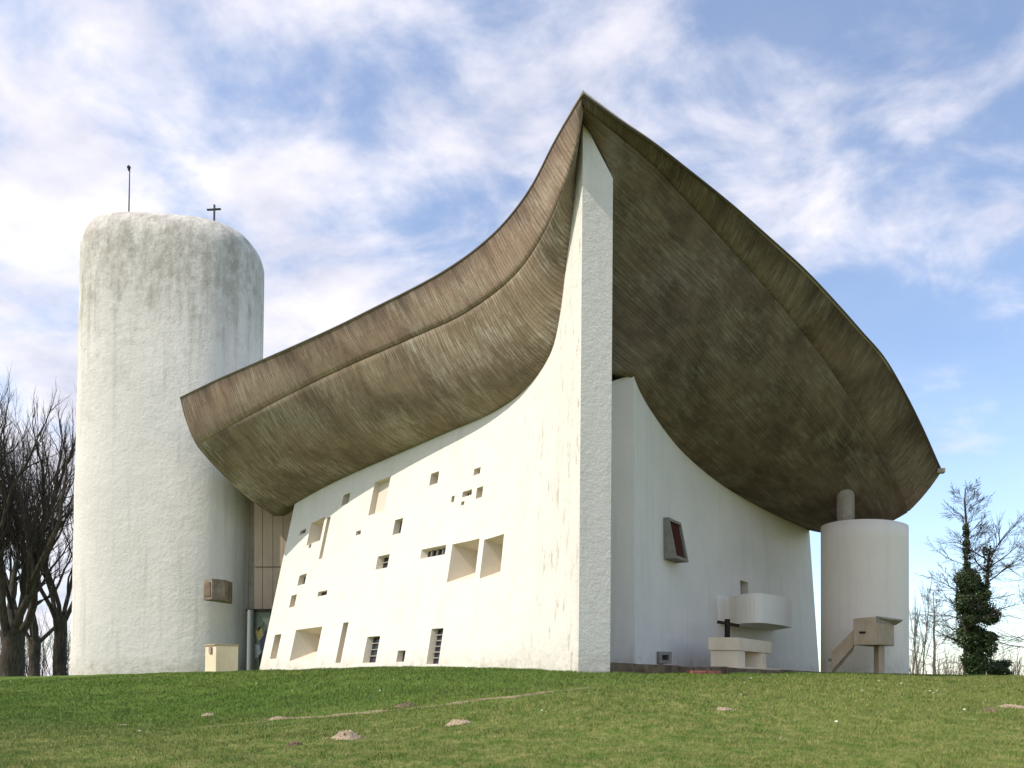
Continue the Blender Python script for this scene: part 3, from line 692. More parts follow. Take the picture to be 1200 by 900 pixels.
# concrete box hung on the tower
q = P(251, 690, 34.25)
v, f = obox((q.x, q.y+0.15, q.z), (1, 0.22, 0), (-0.22, 1, 0), (0, 0, 1), 0.95, 1.0, 0.86)
fr = obox
bxo = mesh('spout_box', [], [], M['grey_con'], ch)
bpy.data.objects.remove(bxo)
def open_box(c, ax, sx, sy, sz, wall, mat, parent, name, label=None):
    """box open towards -ay"""
    ax = Vector(ax).normalized(); az = Vector((0, 0, 1)); ay = az.cross(ax); c = Vector(c); V = []; Fc = []
    def add(cc, a, b_, d): 
        v, f = obox(cc, ax, ay, az, a, b_, d); o = len(V); V.extend(v); Fc.extend([tuple(i+o for i in q) for q in f])
    add(c-ax*(sx/2-wall/2), wall, sy, sz); add(c+ax*(sx/2-wall/2), wall, sy, sz)
    add(c+az*(sz/2-wall/2)+ay*0.003, sx-2*wall, sy-0.006, wall); add(c-az*(sz/2-wall/2)+ay*0.003, sx-2*wall, sy-0.006, wall); add(c+ay*(sy/2-wall/2), sx-2*wall, wall-0.006, sz-2*wall)
    return mesh(name, V, Fc, mat, parent, label=label)
def two_face_box(corner_px, left_px, right_px, vt, vb, Y, back, mat, parent, name, label=None, base=None):
    """box whose near vertical edge stands at corner_px; both faces recede"""
    c = P(corner_px, (vt+vb)/2, Y); return c
c = P(248.5, 690, 33.35)
ax = Vector((0.86, 0.50, 0)).normalized(); ay = Vector((-0.50, 0.86, 0)).normalized()
l = Vector((-0.80, 0.60, 0)).normalized(); r_ = Vector((0.74, 0.67, 0)).normalized()
zt, zb = P(253, 678, 33.35).z, P(253, 702.5, 33.35).z
pts = [Vector((c.x, c.y, 0)), Vector((c.x, c.y, 0))+l*0.62, Vector((c.x, c.y, 0))+l*0.7+r_*0.95+Vector((0, .9, 0)), Vector((c.x, c.y, 0))+r_*0.55+Vector((0, 0.9, 0)), Vector((c.x, c.y, 0))+r_*0.55]
v, f = prism([(p.x, p.y) for p in pts][::-1], zb, zt)
M['spout'] = concrete('dark_stained_concrete', (0.15, 0.125, 0.098), (0.30, 0.255, 0.205), 2.5, 0.6, 0.6)
sp = mesh('spout_box', v, f, M['spout'], ch, label='grey concrete box projecting from the tower'); bevel(sp, 0.012)
pl = Vector((c.x, c.y, (zt+zb)/2))+l*0.31; v, f = obox(pl+Vector((-l.y, l.x, 0))*0.012, l, Vector((-l.y, l.x, 0)), (0, 0, 1), 0.44, 0.03, 0.60)
nrm = Vector((l.y, -l.x, 0)); nrm = nrm if nrm.y < 0 else -nrm
v, f = obox(pl+nrm*0.005, l, nrm, (0, 0, 1), 0.44, 0.03, 0.60); mesh('spout_panel', v, f, M['kerb'], sp)

# --- concrete infill panels and painted door between tower and south wall
def quad_panel(px, Y, th, mat, parent, name, label=None):
    pts = [P(u, v_, Y) for u, v_ in px]; V = pts+[p+Vector((0, th, 0)) for p in pts]
    return mesh(name, V, [(0, 1, 2, 3), (7, 6, 5, 4), (0, 4, 5, 1), (1, 5, 6, 2), (2, 6, 7, 3), (3, 7, 4, 0)], mat, parent, label=label)
Yp = 36.9
for (l_, r2, t_, b_) in ((298, 307.4, 585, 664), (298, 307.4, 665, 713.5), (308, 319.5, 585, 664), (308, 319.5, 665, 713.5), (320, 331.5, 585, 664), (320, 331.5, 665, 713.5), (332, 350, 585, 664), (332, 350, 665, 713.5)):
    pnl = quad_panel([(l_, b_), (r2, b_), (r2, t_), (l_, t_)], Yp, 0.3, M['panel'], ch, 'concrete_panel')
quad_panel([(291, 800), (350, 800), (350, 585), (291, 585)], Yp+0.34, 0.2, M['grey_con'], ch, 'wall', 'plain recessed concrete between tower and sunlit wall')
dr = quad_panel([(298, 800), (316, 800), (316, 716), (298, 716)], Yp-0.3, 0.06, M['enamel_green'], ch, 'door', 'painted enamel pivot door in grey frame')
for px, mk in (([(298.5, 727), (304, 722), (309, 731), (302, 741)], 'enamel_green'), ([(299, 740), (306, 733), (309, 744), (303, 752)], 'enamel_yellow'), ([(304, 747), (312, 738), (315, 760), (306, 762)], 'enamel_blue'), ([(298.6, 755), (304, 756), (306, 768), (299, 772)], 'enamel_white'), ([(303, 768), (310, 762), (315, 778), (304, 782)], 'enamel_black')):
    quad_panel([px[3], px[2], px[1], px[0]], Yp-0.335, 0.03, M[mk], dr, 'door_patch')
po_ = P(293.5, 750, Yp-0.5)
v, f = tube([(po_.x, po_.y, -0.2), (po_.x, po_.y, P(293, 715, Yp-.5).z)], 0.15, 14); mesh('door_post', v, f, M['greymetal'], ch)
quad_panel([(288, 716.5), (314, 716.5), (314, 713.8), (288, 713.8)], Yp-0.4, 0.2, M['dark_wood'], ch, 'lintel')

# --- round support tower under the roof's far end
DC = Vector((12.45, 28.15)); DR = 1.43; n = 72; V = []
zt0 = zpix(1006, 606.5, 26.6)
for z in list(np.linspace(-0.3, 1, 2))+[2, 3, 4, 5, 'top']:
    for k in range(n):
        a = 2*math.pi*k/n; x = DR*math.cos(a); y = DR*math.sin(a)
        zz_ = z if z != 'top' else zt0-0.06*(x+0.5)
        V.append((DC.x+x, DC.y+y, zz_))
Fc = []
for i in range(6):
    for k in range(n): Fc.append((i*n+k, i*n+(k+1) % n, (i+1)*n+(k+1) % n, (i+1)*n+k))
# wall thickness and top of the drum
for k in range(n):
    a = 2*math.pi*k/n; V.append((DC.x+(DR-.2)*math.cos(a), DC.y+(DR-.2)*math.sin(a), zt0-0.06*(DR*math.cos(a)+.5)+0.0))
for k in range(n): Fc.append((6*n+k, 6*n+(k+1) % n, 7*n+(k+1) % n, 7*n+k))
Fc.append(tuple(range(7*n, 8*n)))
drm = mesh('support_tower', V, Fc, M['drum'], ch, label='cream round drum tower under the far end of the roof')
for p_ in drm.data.polygons: p_.use_smooth = abs(p_.normal.z) < 0.5
cc_ = P(991, 600, 28.6)
v, f = tube([(cc_.x, cc_.y, 4.9), (cc_.x, cc_.y, 8.5)], 0.30, 24); co = mesh('column', v, f, M['grey_con'], ch, label='short concrete column between drum and roof')
for p_ in co.data.polygons: p_.use_smooth = abs(p_.normal.z) < 0.5

# --- balcony on the altar wall
yw = lambda u: float(WE.at(*WE.inv(u, 715))[1])
M['balcony'] = plaster('light_lifted_whitewash', (0.86, 0.79, 0.69), relief=0.3, dirt=0.12, streak=0.15)  # whitewash lightened to stand for the open-sky light on the balcony
bp = [P(u, 715, Y) for u, Y in ((837, yw(837)+0.12), (845, yw(845)-0.12), (854, 28.5), (864, 27.8), (876, 27.35), (890, 27.2), (904, 27.6), (917, 28.35), (927.5, 29.3))]
curve = catmull([(p.x, p.y) for p in bp], 36); zt, zb = zpix(890, 694.7, 27.1), zpix(890, 729.5, 27.1)
backp = [(P(927, 715, 31.6).x-0.9, 31.5), (P(880, 715, 31).x-0.2, 30.6)]
V = []; th = 0.14
inner = []
cxm = np.mean(curve, axis=0)+np.array([0.6, 1.2])
for i, (x, y) in enumerate(curve):
    d = curve[min(i+1, 35)]-curve[max(i-1, 0)]; nn = np.array([-d[1], d[0]])/np.linalg.norm(d); inner.append((x+nn[0]*th, y+nn[1]*th))
for (x, y), (xi, yi) in zip(curve, inner): V += [(x, y, zb), (x, y, zt), (xi, yi, zt), (xi, yi, zb+.12)]
Fc = []
for i in range(35):
    a = 4*i
    for k in range(3): Fc.append((a+k, a+4+k, a+5+k, a+1+k))
k = len(V); V += [(*backp[0], zb), (*backp[1], zb)]
Fc.append(tuple([4*i for i in range(36)]+[k, k+1]))
k2 = len(V); V += [(*backp[0], zb+.12), (*backp[1], zb+.12)]; Fc.append(tuple([4*i+3 for i in range(36)]+[k2, k2+1]))
k3 = len(V); V += [(*backp[0], zt)]
Fc.append((4*35, k, k3, 4*35+1))
bal = mesh('balcony', V, Fc, M['balcony'], ch, label='curved white balcony projecting above the outdoor altar')
bmm = bmesh.new(); bmm.from_mesh(bal.data); bmesh.ops.recalc_face_normals(bmm, faces=bmm.faces); bmm.to_mesh(bal.data); bmm.free()

# --- glazed niche box on the altar wall
a_, h_ = WE.inv(789, 637); wp = Vector(WE.at(a_, h_)); T = Vector(WE.at(a_+.02, h_)-WE.at(a_-.02, h_)); T.z = 0; T.normalize(); Nn = Vector((T.y, -T.x, 0))
if Nn.y > 0: Nn = -Nn
zt, zb = P(778, 612, wp.y).z, P(779, 659, wp.y).z
wl = Vector(WE.at(*WE.inv(777.5, 637)))
Lw = 1.05
BT = [Vector((wl.x, wl.y, zt)), Vector((wl.x, wl.y, zt))+T*Lw]; BB = [Vector((wl.x, wl.y, zb)), Vector((wl.x, wl.y, zb))+T*Lw]
ot, ob_ = 0.16, 0.42
V = []; Fc = []
def frame_pt(a, z, d): # along T, height fraction from bottom, protrusion beyond
    zz_ = zb+(zt-zb)*z; return Vector((wl.x, wl.y, zz_))+T*a*Lw+Nn*((ob_+(ot-ob_)*z)+d)
def ring(z0_, z1_, a0_, a1_, d): return [frame_pt(a0_, z0_, d), frame_pt(a1_, z0_, d), frame_pt(a1_, z1_, d), frame_pt(a0_, z1_, d)]
O = ring(0, 1, 0, 1, 0); I_ = ring(0.07, 0.93, 0.08, 0.92, 0); R_ = ring(0.07, 0.93, 0.08, 0.92, -0.07)
Bk = [BB[0]-Nn*0.3, BB[1]-Nn*0.3, BT[1]-Nn*0.3, BT[0]-Nn*0.3]
V = O+I_+R_+Bk
for k in range(4):
    k1 = (k+1) % 4; Fc += [(k, k1, 4+k1, 4+k), (4+k, 4+k1, 8+k1, 8+k), (12+k, 12+k1, k1, k)]
nb_ = mesh('niche_box', V, Fc, M['bar'], ch, label='pale concrete frame box with dark red glass on the altar wall')
R2 = ring(0.07, 0.93, 0.08, 0.92, -0.065); mesh('pane', R2+[p-Nn*0.02 for p in R2], [(0, 1, 2, 3), (7, 6, 5, 4)], M['redglass'], nb_)
# little block at the foot of the altar wall
q = P(772, 777, 24.2)
ob2 = open_box((q.x+0.12, q.y+0.25, zpix(776, 770.5, 24.2)), (0.93, 0.36, 0), 0.44, 0.5, 0.36, 0.10, M['bar'], ch, 'vent_block', 'small pale concrete block with a dark opening at the wall foot')

# ------------------------------------------------------------------ terrace with kerb
tp0 = Vector((1.75, 19.72)); tp1 = Vector((13.2, 25.4))
def tz(lam): return 0.535-0.235*lam
NTr = 26; V = []; 
for i in range(NTr+1):
    lam = i/NTr; p = tp0.lerp(tp1, lam); q = Vector((p.x-0.5+0.6*lam, p.y+9.5)) if True else p
    back = Vector((p.x+2.0-1.0*lam, 36.0))
    V += [(p.x, p.y, tz(lam)-0.03), (back.x, back.y, tz(lam)-0.03), (p.x, p.y, -0.4)]
Fc = []
for i in range(NTr): a = 3*i; Fc += [(a, a+3, a+4, a+1), (a+2, a+5, a+3, a)]
ter = mesh('terrace', V, Fc, M['terrace'], None); tag(ter, 'paved terrace in front of the altar wall', None, None, 'structure')
dirv = (tp1-tp0).normalized(); nv = Vector((dirv.y, -dirv.x)); total = (tp1-tp0).length; pos = 0; random.seed(3)
while pos < total-0.4:
    L = random.uniform(0.45, 0.95); lam = (pos+L/2)/total; c2 = tp0+dirv*(pos+L/2)+nv*random.uniform(0.05, 0.09); hgt = 0.36+random.uniform(-.02, .02)
    v, f = obox((c2.x, c2.y, tz(lam)-hgt/2+random.uniform(-.015, .012)), (dirv.x, dirv.y, -0.0185), (nv.x, nv.y, 0), (0, 0, 1), L-random.uniform(.01, .03), 0.28, hgt)
    v = [x+Vector((random.uniform(-.012, .012), random.uniform(-.015, .015), random.uniform(-.012, .012))) for x in v]
    mesh('kerb_stone', v, f, M['kerb'], ter); pos += L
# red bricks lying in front of the kerb
for k, (u, Y, L, dz) in enumerate(((815.5, 20.75, 0.45, 0.0), (833, 21.05, 0.42, -0.01))):
    q = P(u, 788.4, Y); gzz = gz(q.x, q.y)
    v, f = obox((q.x, q.y, q.z-0.03), (0.93, 0.36, 0.0), (-0.36, 0.93, 0), (0, 0, 1), L, 0.3, 0.16)
    o = mesh('brick_slab', v, f, M['brick'], None, base=(q.x, q.y, q.z-0.1)); bevel(o, 0.012)
    tag(o, ('red brick slab lying on the grass before the kerb, the left one', 'red brick slab lying on the grass before the kerb, nearer the altar')[k], 'brick slab')

# ------------------------------------------------------------------ outdoor altar
d = Vector((0.60, 0.80, 0)).normalized(); e = Vector((-0.995, 0.10, 0)).normalized()   # long side recedes right; short side runs left
c0 = P(865, 747, 24.4); zt = c0.z; zs_ = zpix(865, 762, 24.4); zb = zpix(864, 780.5, 24.4)
al = empty('altar', (c0.x, c0.y+1, zb), 'cream stone outdoor altar with thick slab on the terrace', 'altar')
def para(c, d, L, e, w, z0, z1):
    c = Vector((c.x, c.y, 0)); return prism([((c+e*w).x, (c+e*w).y), (c.x, c.y), ((c+d*L).x, (c+d*L).y), ((c+d*L+e*w).x, (c+d*L+e*w).y)], z0, z1)
Ls = 3.05
v, f = para(c0, d, Ls, e, 0.90, zs_, zt); bevel(mesh('slab', v, f, M['cream_con'], al), 0.012)
ci = c0+d*0.06+e*0.03
v, f = para(ci, d, 0.62, e, 0.82, zb-0.02, zs_-0.003); bevel(mesh('pier', v, f, M['cream_con'], al), 0.01)
v, f = para(c0+d*2.15+e*0.03, d, 0.45, e, 0.82, zb-0.02, zs_-0.003); bevel(mesh('pier', v, f, M['cream_con'], al), 0.01)
v, f = para(c0+d*0.9+e*0.55, d, 1.2, e, 0.28, zb-0.02, zs_-0.003); mesh('recess_panel', v, f, M['terrace'], al)
v, f = para(c0+d*(-0.25)+e*(-0.1)-Vector((0, 0.12, 0)), d, 3.9, e, 0.35, zb-0.16, zb-0.022); bevel(mesh('step', v, f, M['cream_con'], al), 0.01)
v, f = para(c0+d*(-0.1)+e*0.25, d, 3.6, e, 0.95, zb-0.17, zb-0.026); mesh('step', v, f, M['terrace'], al)
# wooden cross behind the altar
q = P(852.3, 747, 26.2); cr = empty('wooden_cross', (q.x, q.y, 0.45), 'dark wooden cross standing behind the outdoor altar', 'cross')
zc = zpix(852, 725.5, 26.2)
v, f = obox((q.x, q.y, (0.45+zc)/2), (1, 0.3, 0), (-0.3, 1, 0), (0, 0, 1), 0.14, 0.12, zc-0.45); bevel(mesh('upright', v, f, M['dark_wood'], cr), 0.006)
a0 = P(840, 729, 26.05); a1 = P(865.5, 733.5, 26.6)
mid = (a0+a1)/2; v, f = obox(mid-Vector((0, 0.07, 0)), a1-a0, (0, 1, 0), (a1-a0).cross(Vector((0, 1, 0))), (a1-a0).length, 0.09, 0.10); bevel(mesh('crossbar', v, f, M['dark_wood'], cr), 0.006)

# ------------------------------------------------------------------ outdoor pulpit beside the drum
Yc = 24.9; cN = P(1027, 740, Yc); zt, zb = zpix(1027, 722.5, Yc), zpix(1027, 755.5, Yc)
pu = empty('pulpit', (cN.x, cN.y, 0.3), 'beige concrete outdoor pulpit with sloping stair against the drum', 'pulpit')
lf = P(1000, 740, 25.15)-cN; lf.z = 0; rt = P(1048, 740, 25.75)-cN; rt.z = 0
cen = Vector((cN.x, cN.y)); pl_ = [(cen.x+lf.x, cen.y+lf.y), (cen.x, cen.y), (cen.x+rt.x, cen.y+rt.y), (cen.x+rt.x+lf.x*0.9, cen.y+rt.y+lf.y+0.25)]
zl = zpix(1000, 724.8, 25.15)
v, f = prism(pl_, zb, [zl, zt, zt-0.16, zt-0.16]); bx_ = mesh('box', v, f, M['beige'], pu); bevel(bx_, 0.01)
pm = cen+Vector((lf.x, lf.y))*0.62; v, f = obox((pm.x-0.0, pm.y-0.03, (zb+zt)/2-0.05), lf, (0, 1, 0), (0, 0, 1), 0.16, 0.05, 0.06); mesh('slot', v, f, M['dark_wood'], bx_)
rn = Vector((rt.y, -rt.x, 0)).normalized(); c_ = Vector((cen.x, cen.y, 0))+rt*0.52
v, f = obox((c_.x, c_.y, (zb+zt)/2-0.10), rt, rn, (0, 0, 1), rt.length*0.86, 0.03, (zt-zb)*0.70); mesh('side_panel', v, f, M['beige'], bx_)
L1 = Vector((cen.x, cen.y, zt+0.012)); L2 = L1+rt*1.04+Vector((0, 0, -0.02)); ovr = rn*0.30+Vector((0, 0, 0.0))
v = [L1, L2, L2+ovr*0.8+Vector((0, 0, -0.02)), L1+ovr*0.12, L1-Vector((0, 0, .2))+rn*0.006, L2-Vector((0, 0, .2))+rn*0.006, L2+ovr*0.8-Vector((0, 0, .07)), L1+ovr*0.12-Vector((0, 0, .05))]
mesh('ledge', v, [(0, 1, 2, 3), (3, 2, 6, 7), (7, 6, 5, 4), (0, 3, 7, 4), (1, 5, 6, 2), (0, 4, 5, 1)], M['grey_con'], pu)
# stair: two slanted cheek slabs and steps between
s0 = P(1000, 738, 25.2); s1 = P(974.5, 764, 25.6)
def slab_stair(off, mat, name):
    o = Vector(off); a = s0+o; b_ = s1+o
    hA, hB = 0.52, 0.62
    pts = [a, b_, b_-Vector((0, 0, hB)), a-Vector((0, 0, hA))]; th_ = Vector((0.05, 0.10, 0))
    return mesh(name, pts+[p+th_ for p in pts], [(0, 1, 2, 3), (7, 6, 5, 4), (0, 4, 5, 1), (1, 5, 6, 2), (2, 6, 7, 3), (3, 7, 4, 0)], mat, pu)
slab_stair((0, 0, 0), M['beige'], 'stair_side'); slab_stair((0.28, 0.62, 0), M['beige'], 'stair_side')
slab_stair((0.05, 0.11, -0.14), M['grey_con'], 'stair_slab')
for k in range(6):
    w = (k+0.5)/6; p = (s0*(1-w)+s1*w)+Vector((0.17, 0.36, -0.30)); v, f = obox(p, (1, 0.1, 0), (-0.1, 1, 0), (0, 0, 1), 0.15, 0.5, 0.10); mesh('step', v, f, M['grey_con'], pu)
q = P(1030.3, 770, 25.45); v, f = obox((q.x, q.y, (zb+0.1)/2), (1, 0.3, 0), (-0.3, 1, 0), (0, 0, 1), 0.23, 0.23, zb-0.102); bevel(mesh('post', v, f, M['beige'], pu), 0.01)

# ------------------------------------------------------------------ concrete box at the tower foot
Yb = 32.3; c = P(253, 770, Yb); zt = zpix(253, 754.5, Yb)
bxr = empty('concrete_box', (c.x, c.y, 0.3), 'cream concrete box standing at the foot of the tower', 'concrete box')
pl_ = [(P(240.5, 770, Yb+.55).x, Yb+.55), (P(253, 770, Yb).x, Yb), (P(279, 770, Yb+.35).x, Yb+.35), (P(279, 770, Yb+1.2).x, Yb+1.2), (P(243, 770, Yb+1.2).x, Yb+1.2)]
v, f = prism(pl_, 0.0, zt-0.06); bevel(mesh('body', v, f, M['cream_con'], bxr), 0.012)
v, f = prism([(x+(0.03 if i in (2, 3) else -0.03), y-(0.03 if i < 3 else -0.03)) for i, (x, y) in enumerate(pl_)], zt-0.057, zt); mesh('lid', v, f, M['beige'], bxr)
v, f = obox(((pl_[0][0]+pl_[1][0])/2, (pl_[0][1]+pl_[1][1])/2-0.02, zt-0.24), (pl_[1][0]-pl_[0][0], pl_[1][1]-pl_[0][1], 0), (0, 1, 0), (0, 0, 1), 0.2, 0.12, 0.26); mesh('bracket', v, f, M['grey_con'], bxr)

# ------------------------------------------------------------------ molehills and bare soil
def heap(u, v_, w, h, mat, label, seed, flat=False, name='molehill', cat='molehill'):
    q = ground_hit(u, v_); rnd = random.Random(seed); nr, na = 9, 26; V = [(0, 0, 0)]; Fc = []
    V = []
    for i in range(nr+1):
        r = i/nr
        for k in range(na):
            a = 2*math.pi*k/na; ed = 1+0.35*noise.noise(Vector((math.cos(a)*1.5, math.sin(a)*1.5, seed)))
            x = q.x+r*w/2*ed*math.cos(a); y = q.y+r*w*0.42*ed*math.sin(a)
            z = gz(x, y)-0.012*(r > .98)+h*(1-r*r)**1.3+0.55*h*noise.noise(Vector((x*14, y*14, seed)))*(1-r)+0.035*abs(noise.noise(Vector((x*30, y*30, 4))))*(1-r)**.4
            V.append((x, y, z))
    for i in range(nr):
        for k in range(na): Fc.append((i*na+k, (i+1)*na+k, (i+1)*na+(k+1) % na, i*na+(k+1) % na))
    # crumbs scattered round it
    for j in range(int(16+w*30)):
        a = rnd.uniform(0, 6.28); rr = w/2*rnd.uniform(0.3, 1.5); x = q.x+rr*math.cos(a); y = q.y+rr*0.9*math.sin(a); s = rnd.uniform(0.006, 0.02); z = gz(x, y)+(h*max(0, 1-(rr/(w/2))**2) if rr < w/2 else 0)+s*.4
        o = len(V); V += [(x-s, y, z), (x, y-s, z-s*.3), (x+s, y+s*.2, z), (x, y+s, z), (x, y, z+s*1.1), (x, y, z-s)]
        Fc += [(o, o+1, o+4), (o+1, o+2, o+4), (o+2, o+3, o+4), (o+3, o, o+4), (o+1, o, o+5), (o+2, o+1, o+5), (o+3, o+2, o+5), (o, o+3, o+5)]
    ob = mesh(name, V, Fc, M[mat], None, base=q); tag(ob, label, cat); return ob, q, w
HE = []
HE.append(heap(407, 866, 0.42, 0.10, 'soil', 'pale crumbly molehill, the largest, low in the left foreground', 1))
HE.append(heap(474, 829, 0.42, 0.07, 'soil_dark', 'dark brown molehill sitting on the worn path', 2))
HE.append(heap(324, 842.5, 0.34, 0.03, 'soil', 'flat pale molehill beside the left part of the path', 3))
HE.append(heap(535, 849, 0.34, 0.05, 'soil', 'low beige molehill below the middle of the path', 4))
HE.append(heap(848, 832, 0.26, 0.03, 'soil', 'small pale molehill in the middle of the lawn, below the altar', 5))
HE.append(heap(1188, 829, 0.62, 0.03, 'soil', 'flat pale soil patch by the right edge of the lawn', 6))
HE.append(heap(345, 874, 0.20, 0.04, 'soil_dark', 'small dark molehill just left of the large pale one', 7))
HE.append(heap(143, 850.5, 0.2, 0.02, 'soil', 'tiny pale soil heap at the far left of the lawn', 9))
HE.append(heap(243, 838.5, 0.3, 0.03, 'soil', 'pale soil heap at the left end of the path', 10))
HE.append(heap(1160, 834, 0.28, 0.05, 'soil_dark', 'dark small molehill left of the pale soil at the right', 11))

# ------------------------------------------------------------------ grass blades
def blades(n, ymin, ymax, hmean, wmean, seed, name, label):
    rs = np.random.RandomState(seed)
    y = ymin+(ymax-ymin)*rs.rand(n)**1.35
    u = rs.uniform(-90, 1290, n); x = (u-600)/F*y
    z = ground(x, y); keep = np.ones(n, bool)
    tuft = np.sin(x*3.1+2*np.sin(y*1.7))*np.sin(y*4.3+1.5*np.sin(x*2.3)); hs = hmean*(0.7+0.35*tuft+0.5*rs.rand(n))*np.clip(y/12, 0.8, 1.3)
    for i in range(60):
        d2 = (x-path_c[i, 0])**2+((y-path_c[i, 1]))**2; keep &= ~((d2 < 0.02) & (rs.rand(n) < 0.55))
    for _, q, w in HE: keep &= ((x-q.x)**2+(y-q.y)**2) > (w*0.42)**2
    keep &= ~((y-19.72-(x-1.75)*0.496 > -0.2) & (x > 1.6))
    # stay out of the walls
    bx = np.interp(y, S_bot[:, 1], S_bot[:, 0]); keep &= ~((y > 19.3) & (x > bx-0.05) & (x < 1.8+0.0*y) & (y < 33.4))
    x, y, z, hs = x[keep], y[keep], z[keep], hs[keep]; n = len(x)
    a = rs.uniform(0, np.pi, n); w = wmean*(0.6+0.8*rs.rand(n))*np.clip(y/9, 0.8, 2.6); lean = rs.normal(0, 0.55, (n, 2))*hs[:, None]
    V = np.empty((n, 3, 3)); V[:, 0] = np.stack([x-w*np.cos(a), y-w*np.sin(a), z-0.01], 1); V[:, 1] = np.stack([x+w*np.cos(a), y+w*np.sin(a), z-0.01], 1); V[:, 2] = np.stack([x+lean[:, 0], y+lean[:, 1], z+hs], 1)
    me = bpy.data.meshes.new(name); me.vertices.add(3*n); me.vertices.foreach_set('co', V.ravel()); me.loops.add(3*n); me.loops.foreach_set('vertex_index', np.arange(3*n))
    me.polygons.add(n); me.polygons.foreach_set('loop_start', np.arange(0, 3*n, 3)); me.polygons.foreach_set('loop_total', np.full(n, 3)); me.update(calc_edges=True)
    me.materials.append(M['blade']); o = bpy.data.objects.new(name, me); COL.objects.link(o); tag(o, label, None, None, 'stuff'); return o
m, t, b = mat_base('grass_blade', 0.75, 0.15)
geo_n = N(t, 'ShaderNodeNewGeometry'); geo = geo_n.outputs['Position']
c = turf_color(t, geo, 1.25)
c = mixc(t, ramp(t, [(0.0, g(0.7)), (0.25, g(0.2)), (0.5, g(0)), (0.80, g(0)), (0.88, g(0.7)), (1, g(1))], geo_n.outputs['Random Per Island']).outputs[0], c, (0.19, 0.195, 0.07))
t.links.new(c, b.inputs['Base Color']); M['blade'] = m
blades(400000, 6.6, 27, 0.038, 0.0042, 11, 'grass', 'short green grass covering the mound')

# daisies
fl = []
m_, t_, b__ = mat_base('petal', 0.7, 0.2); b__.inputs['Base Color'].default_value = (0.78, 0.78, 0.72, 1); M['petal'] = m_
px = [(1050, 805), (1056, 803), (1090, 812), (1094, 815), (1098, 812), (1102, 816), (872, 802), (868, 817), (824, 822), (817, 823), (640, 838), (635, 836), (652, 833), (515, 784), (516, 784), (461, 799), (489, 797), (1030, 800), (1010, 812), (930, 796), (905, 800), (880, 797), (1180, 806), (1150, 800), (1120, 803), (370, 806), (342, 812), (378, 800), (432, 820), (445, 812), (300, 803), (1145, 838), (1130, 835), (980, 850), (915, 868), (163, 860), (12, 800), (40, 812), (1075, 826), (990, 806), (955, 803), (700, 815), (760, 802)]
q0 = ground_hit(*px[0]); n = 10; V = []; Fc = []
for k in range(n):
    a = 2*math.pi*k/n; V += [(0.006*math.cos(a-.25), 0.006*math.sin(a-.25), 0), (0.022*math.cos(a-.2), 0.022*math.sin(a-.2), 0.006), (0.022*math.cos(a+.2), 0.022*math.sin(a+.2), 0.006), (0.006*math.cos(a+.25), 0.006*math.sin(a+.25), 0)]; Fc.append((4*k, 4*k+1, 4*k+2, 4*k+3))
o = len(V); V += [(0.007*math.cos(a*math.pi/3), 0.007*math.sin(a*math.pi/3), 0.004) for a in range(6)]; Fc.append(tuple(range(o, o+6)))
o = len(V); V += [(0.002, 0, 0), (-0.002, 0, 0), (0, 0, -0.05)]; Fc.append((o, o+1, o+2))
dsy = None
for i, p in enumerate(px):
    q = ground_hit(*p, ymin=7)+Vector((0, 0, 0.045))
    if dsy is None:
        dsy = mesh('daisy', [Vector(v)+q for v in V], Fc, M['petal'], None, base=q); o = dsy
    else:
        o = dsy.copy(); COL.objects.link(o); o.location = q
    o.rotation_euler = (0.5, random.uniform(-.3, .3), random.uniform(0, 6)); s = 0.8+0.2*random.random()*(q.y/12); o.scale = (s, s, s)
    tag(o, 'tiny white daisy in the grass of the lawn', 'daisy', 'daisies scattered over the lawn')

# ------------------------------------------------------------------ trees
def bark(name, c0, c1):
    m, t, b = mat_base(name, 0.95, 0.1); geo = N(t, 'ShaderNodeNewGeometry').outputs['Position']
    t.links.new(mixc(t, ramp(t, [(0.35, g(0)), (0.65, g(1))], noise_n(t, mapped(t, geo, (5, 5, 1.2)), 1.5, 6, 0.7)).outputs[0], c0, c1), b.inputs['Base Color'])
    bump(t, b, noise_n(t, mapped(t, geo, (8, 8, 1.5)), 1.5, 6, 0.75), 0.9, 0.05); return m
M['bark'] = bark('grey_brown_bark', (0.036, 0.030, 0.023), (0.105, 0.088, 0.068)); M['bark2'] = bark('twig_bark', (0.036, 0.030, 0.024), (0.078, 0.064, 0.050))
M['bark3'] = bark('pale_bark', (0.11, 0.095, 0.080), (0.19, 0.165, 0.14))
def leafmat(name, c0, c1):
    m, t, b = mat_base(name, 0.55, 0.3); gn = N(t, 'ShaderNodeNewGeometry')
    t.links.new(mixc(t, gn.outputs['Random Per Island'], c0, c1), b.inputs['Base Color']); return m
M['ivy'] = leafmat('ivy_leaf', (0.018, 0.035, 0.009), (0.055, 0.085, 0.022))
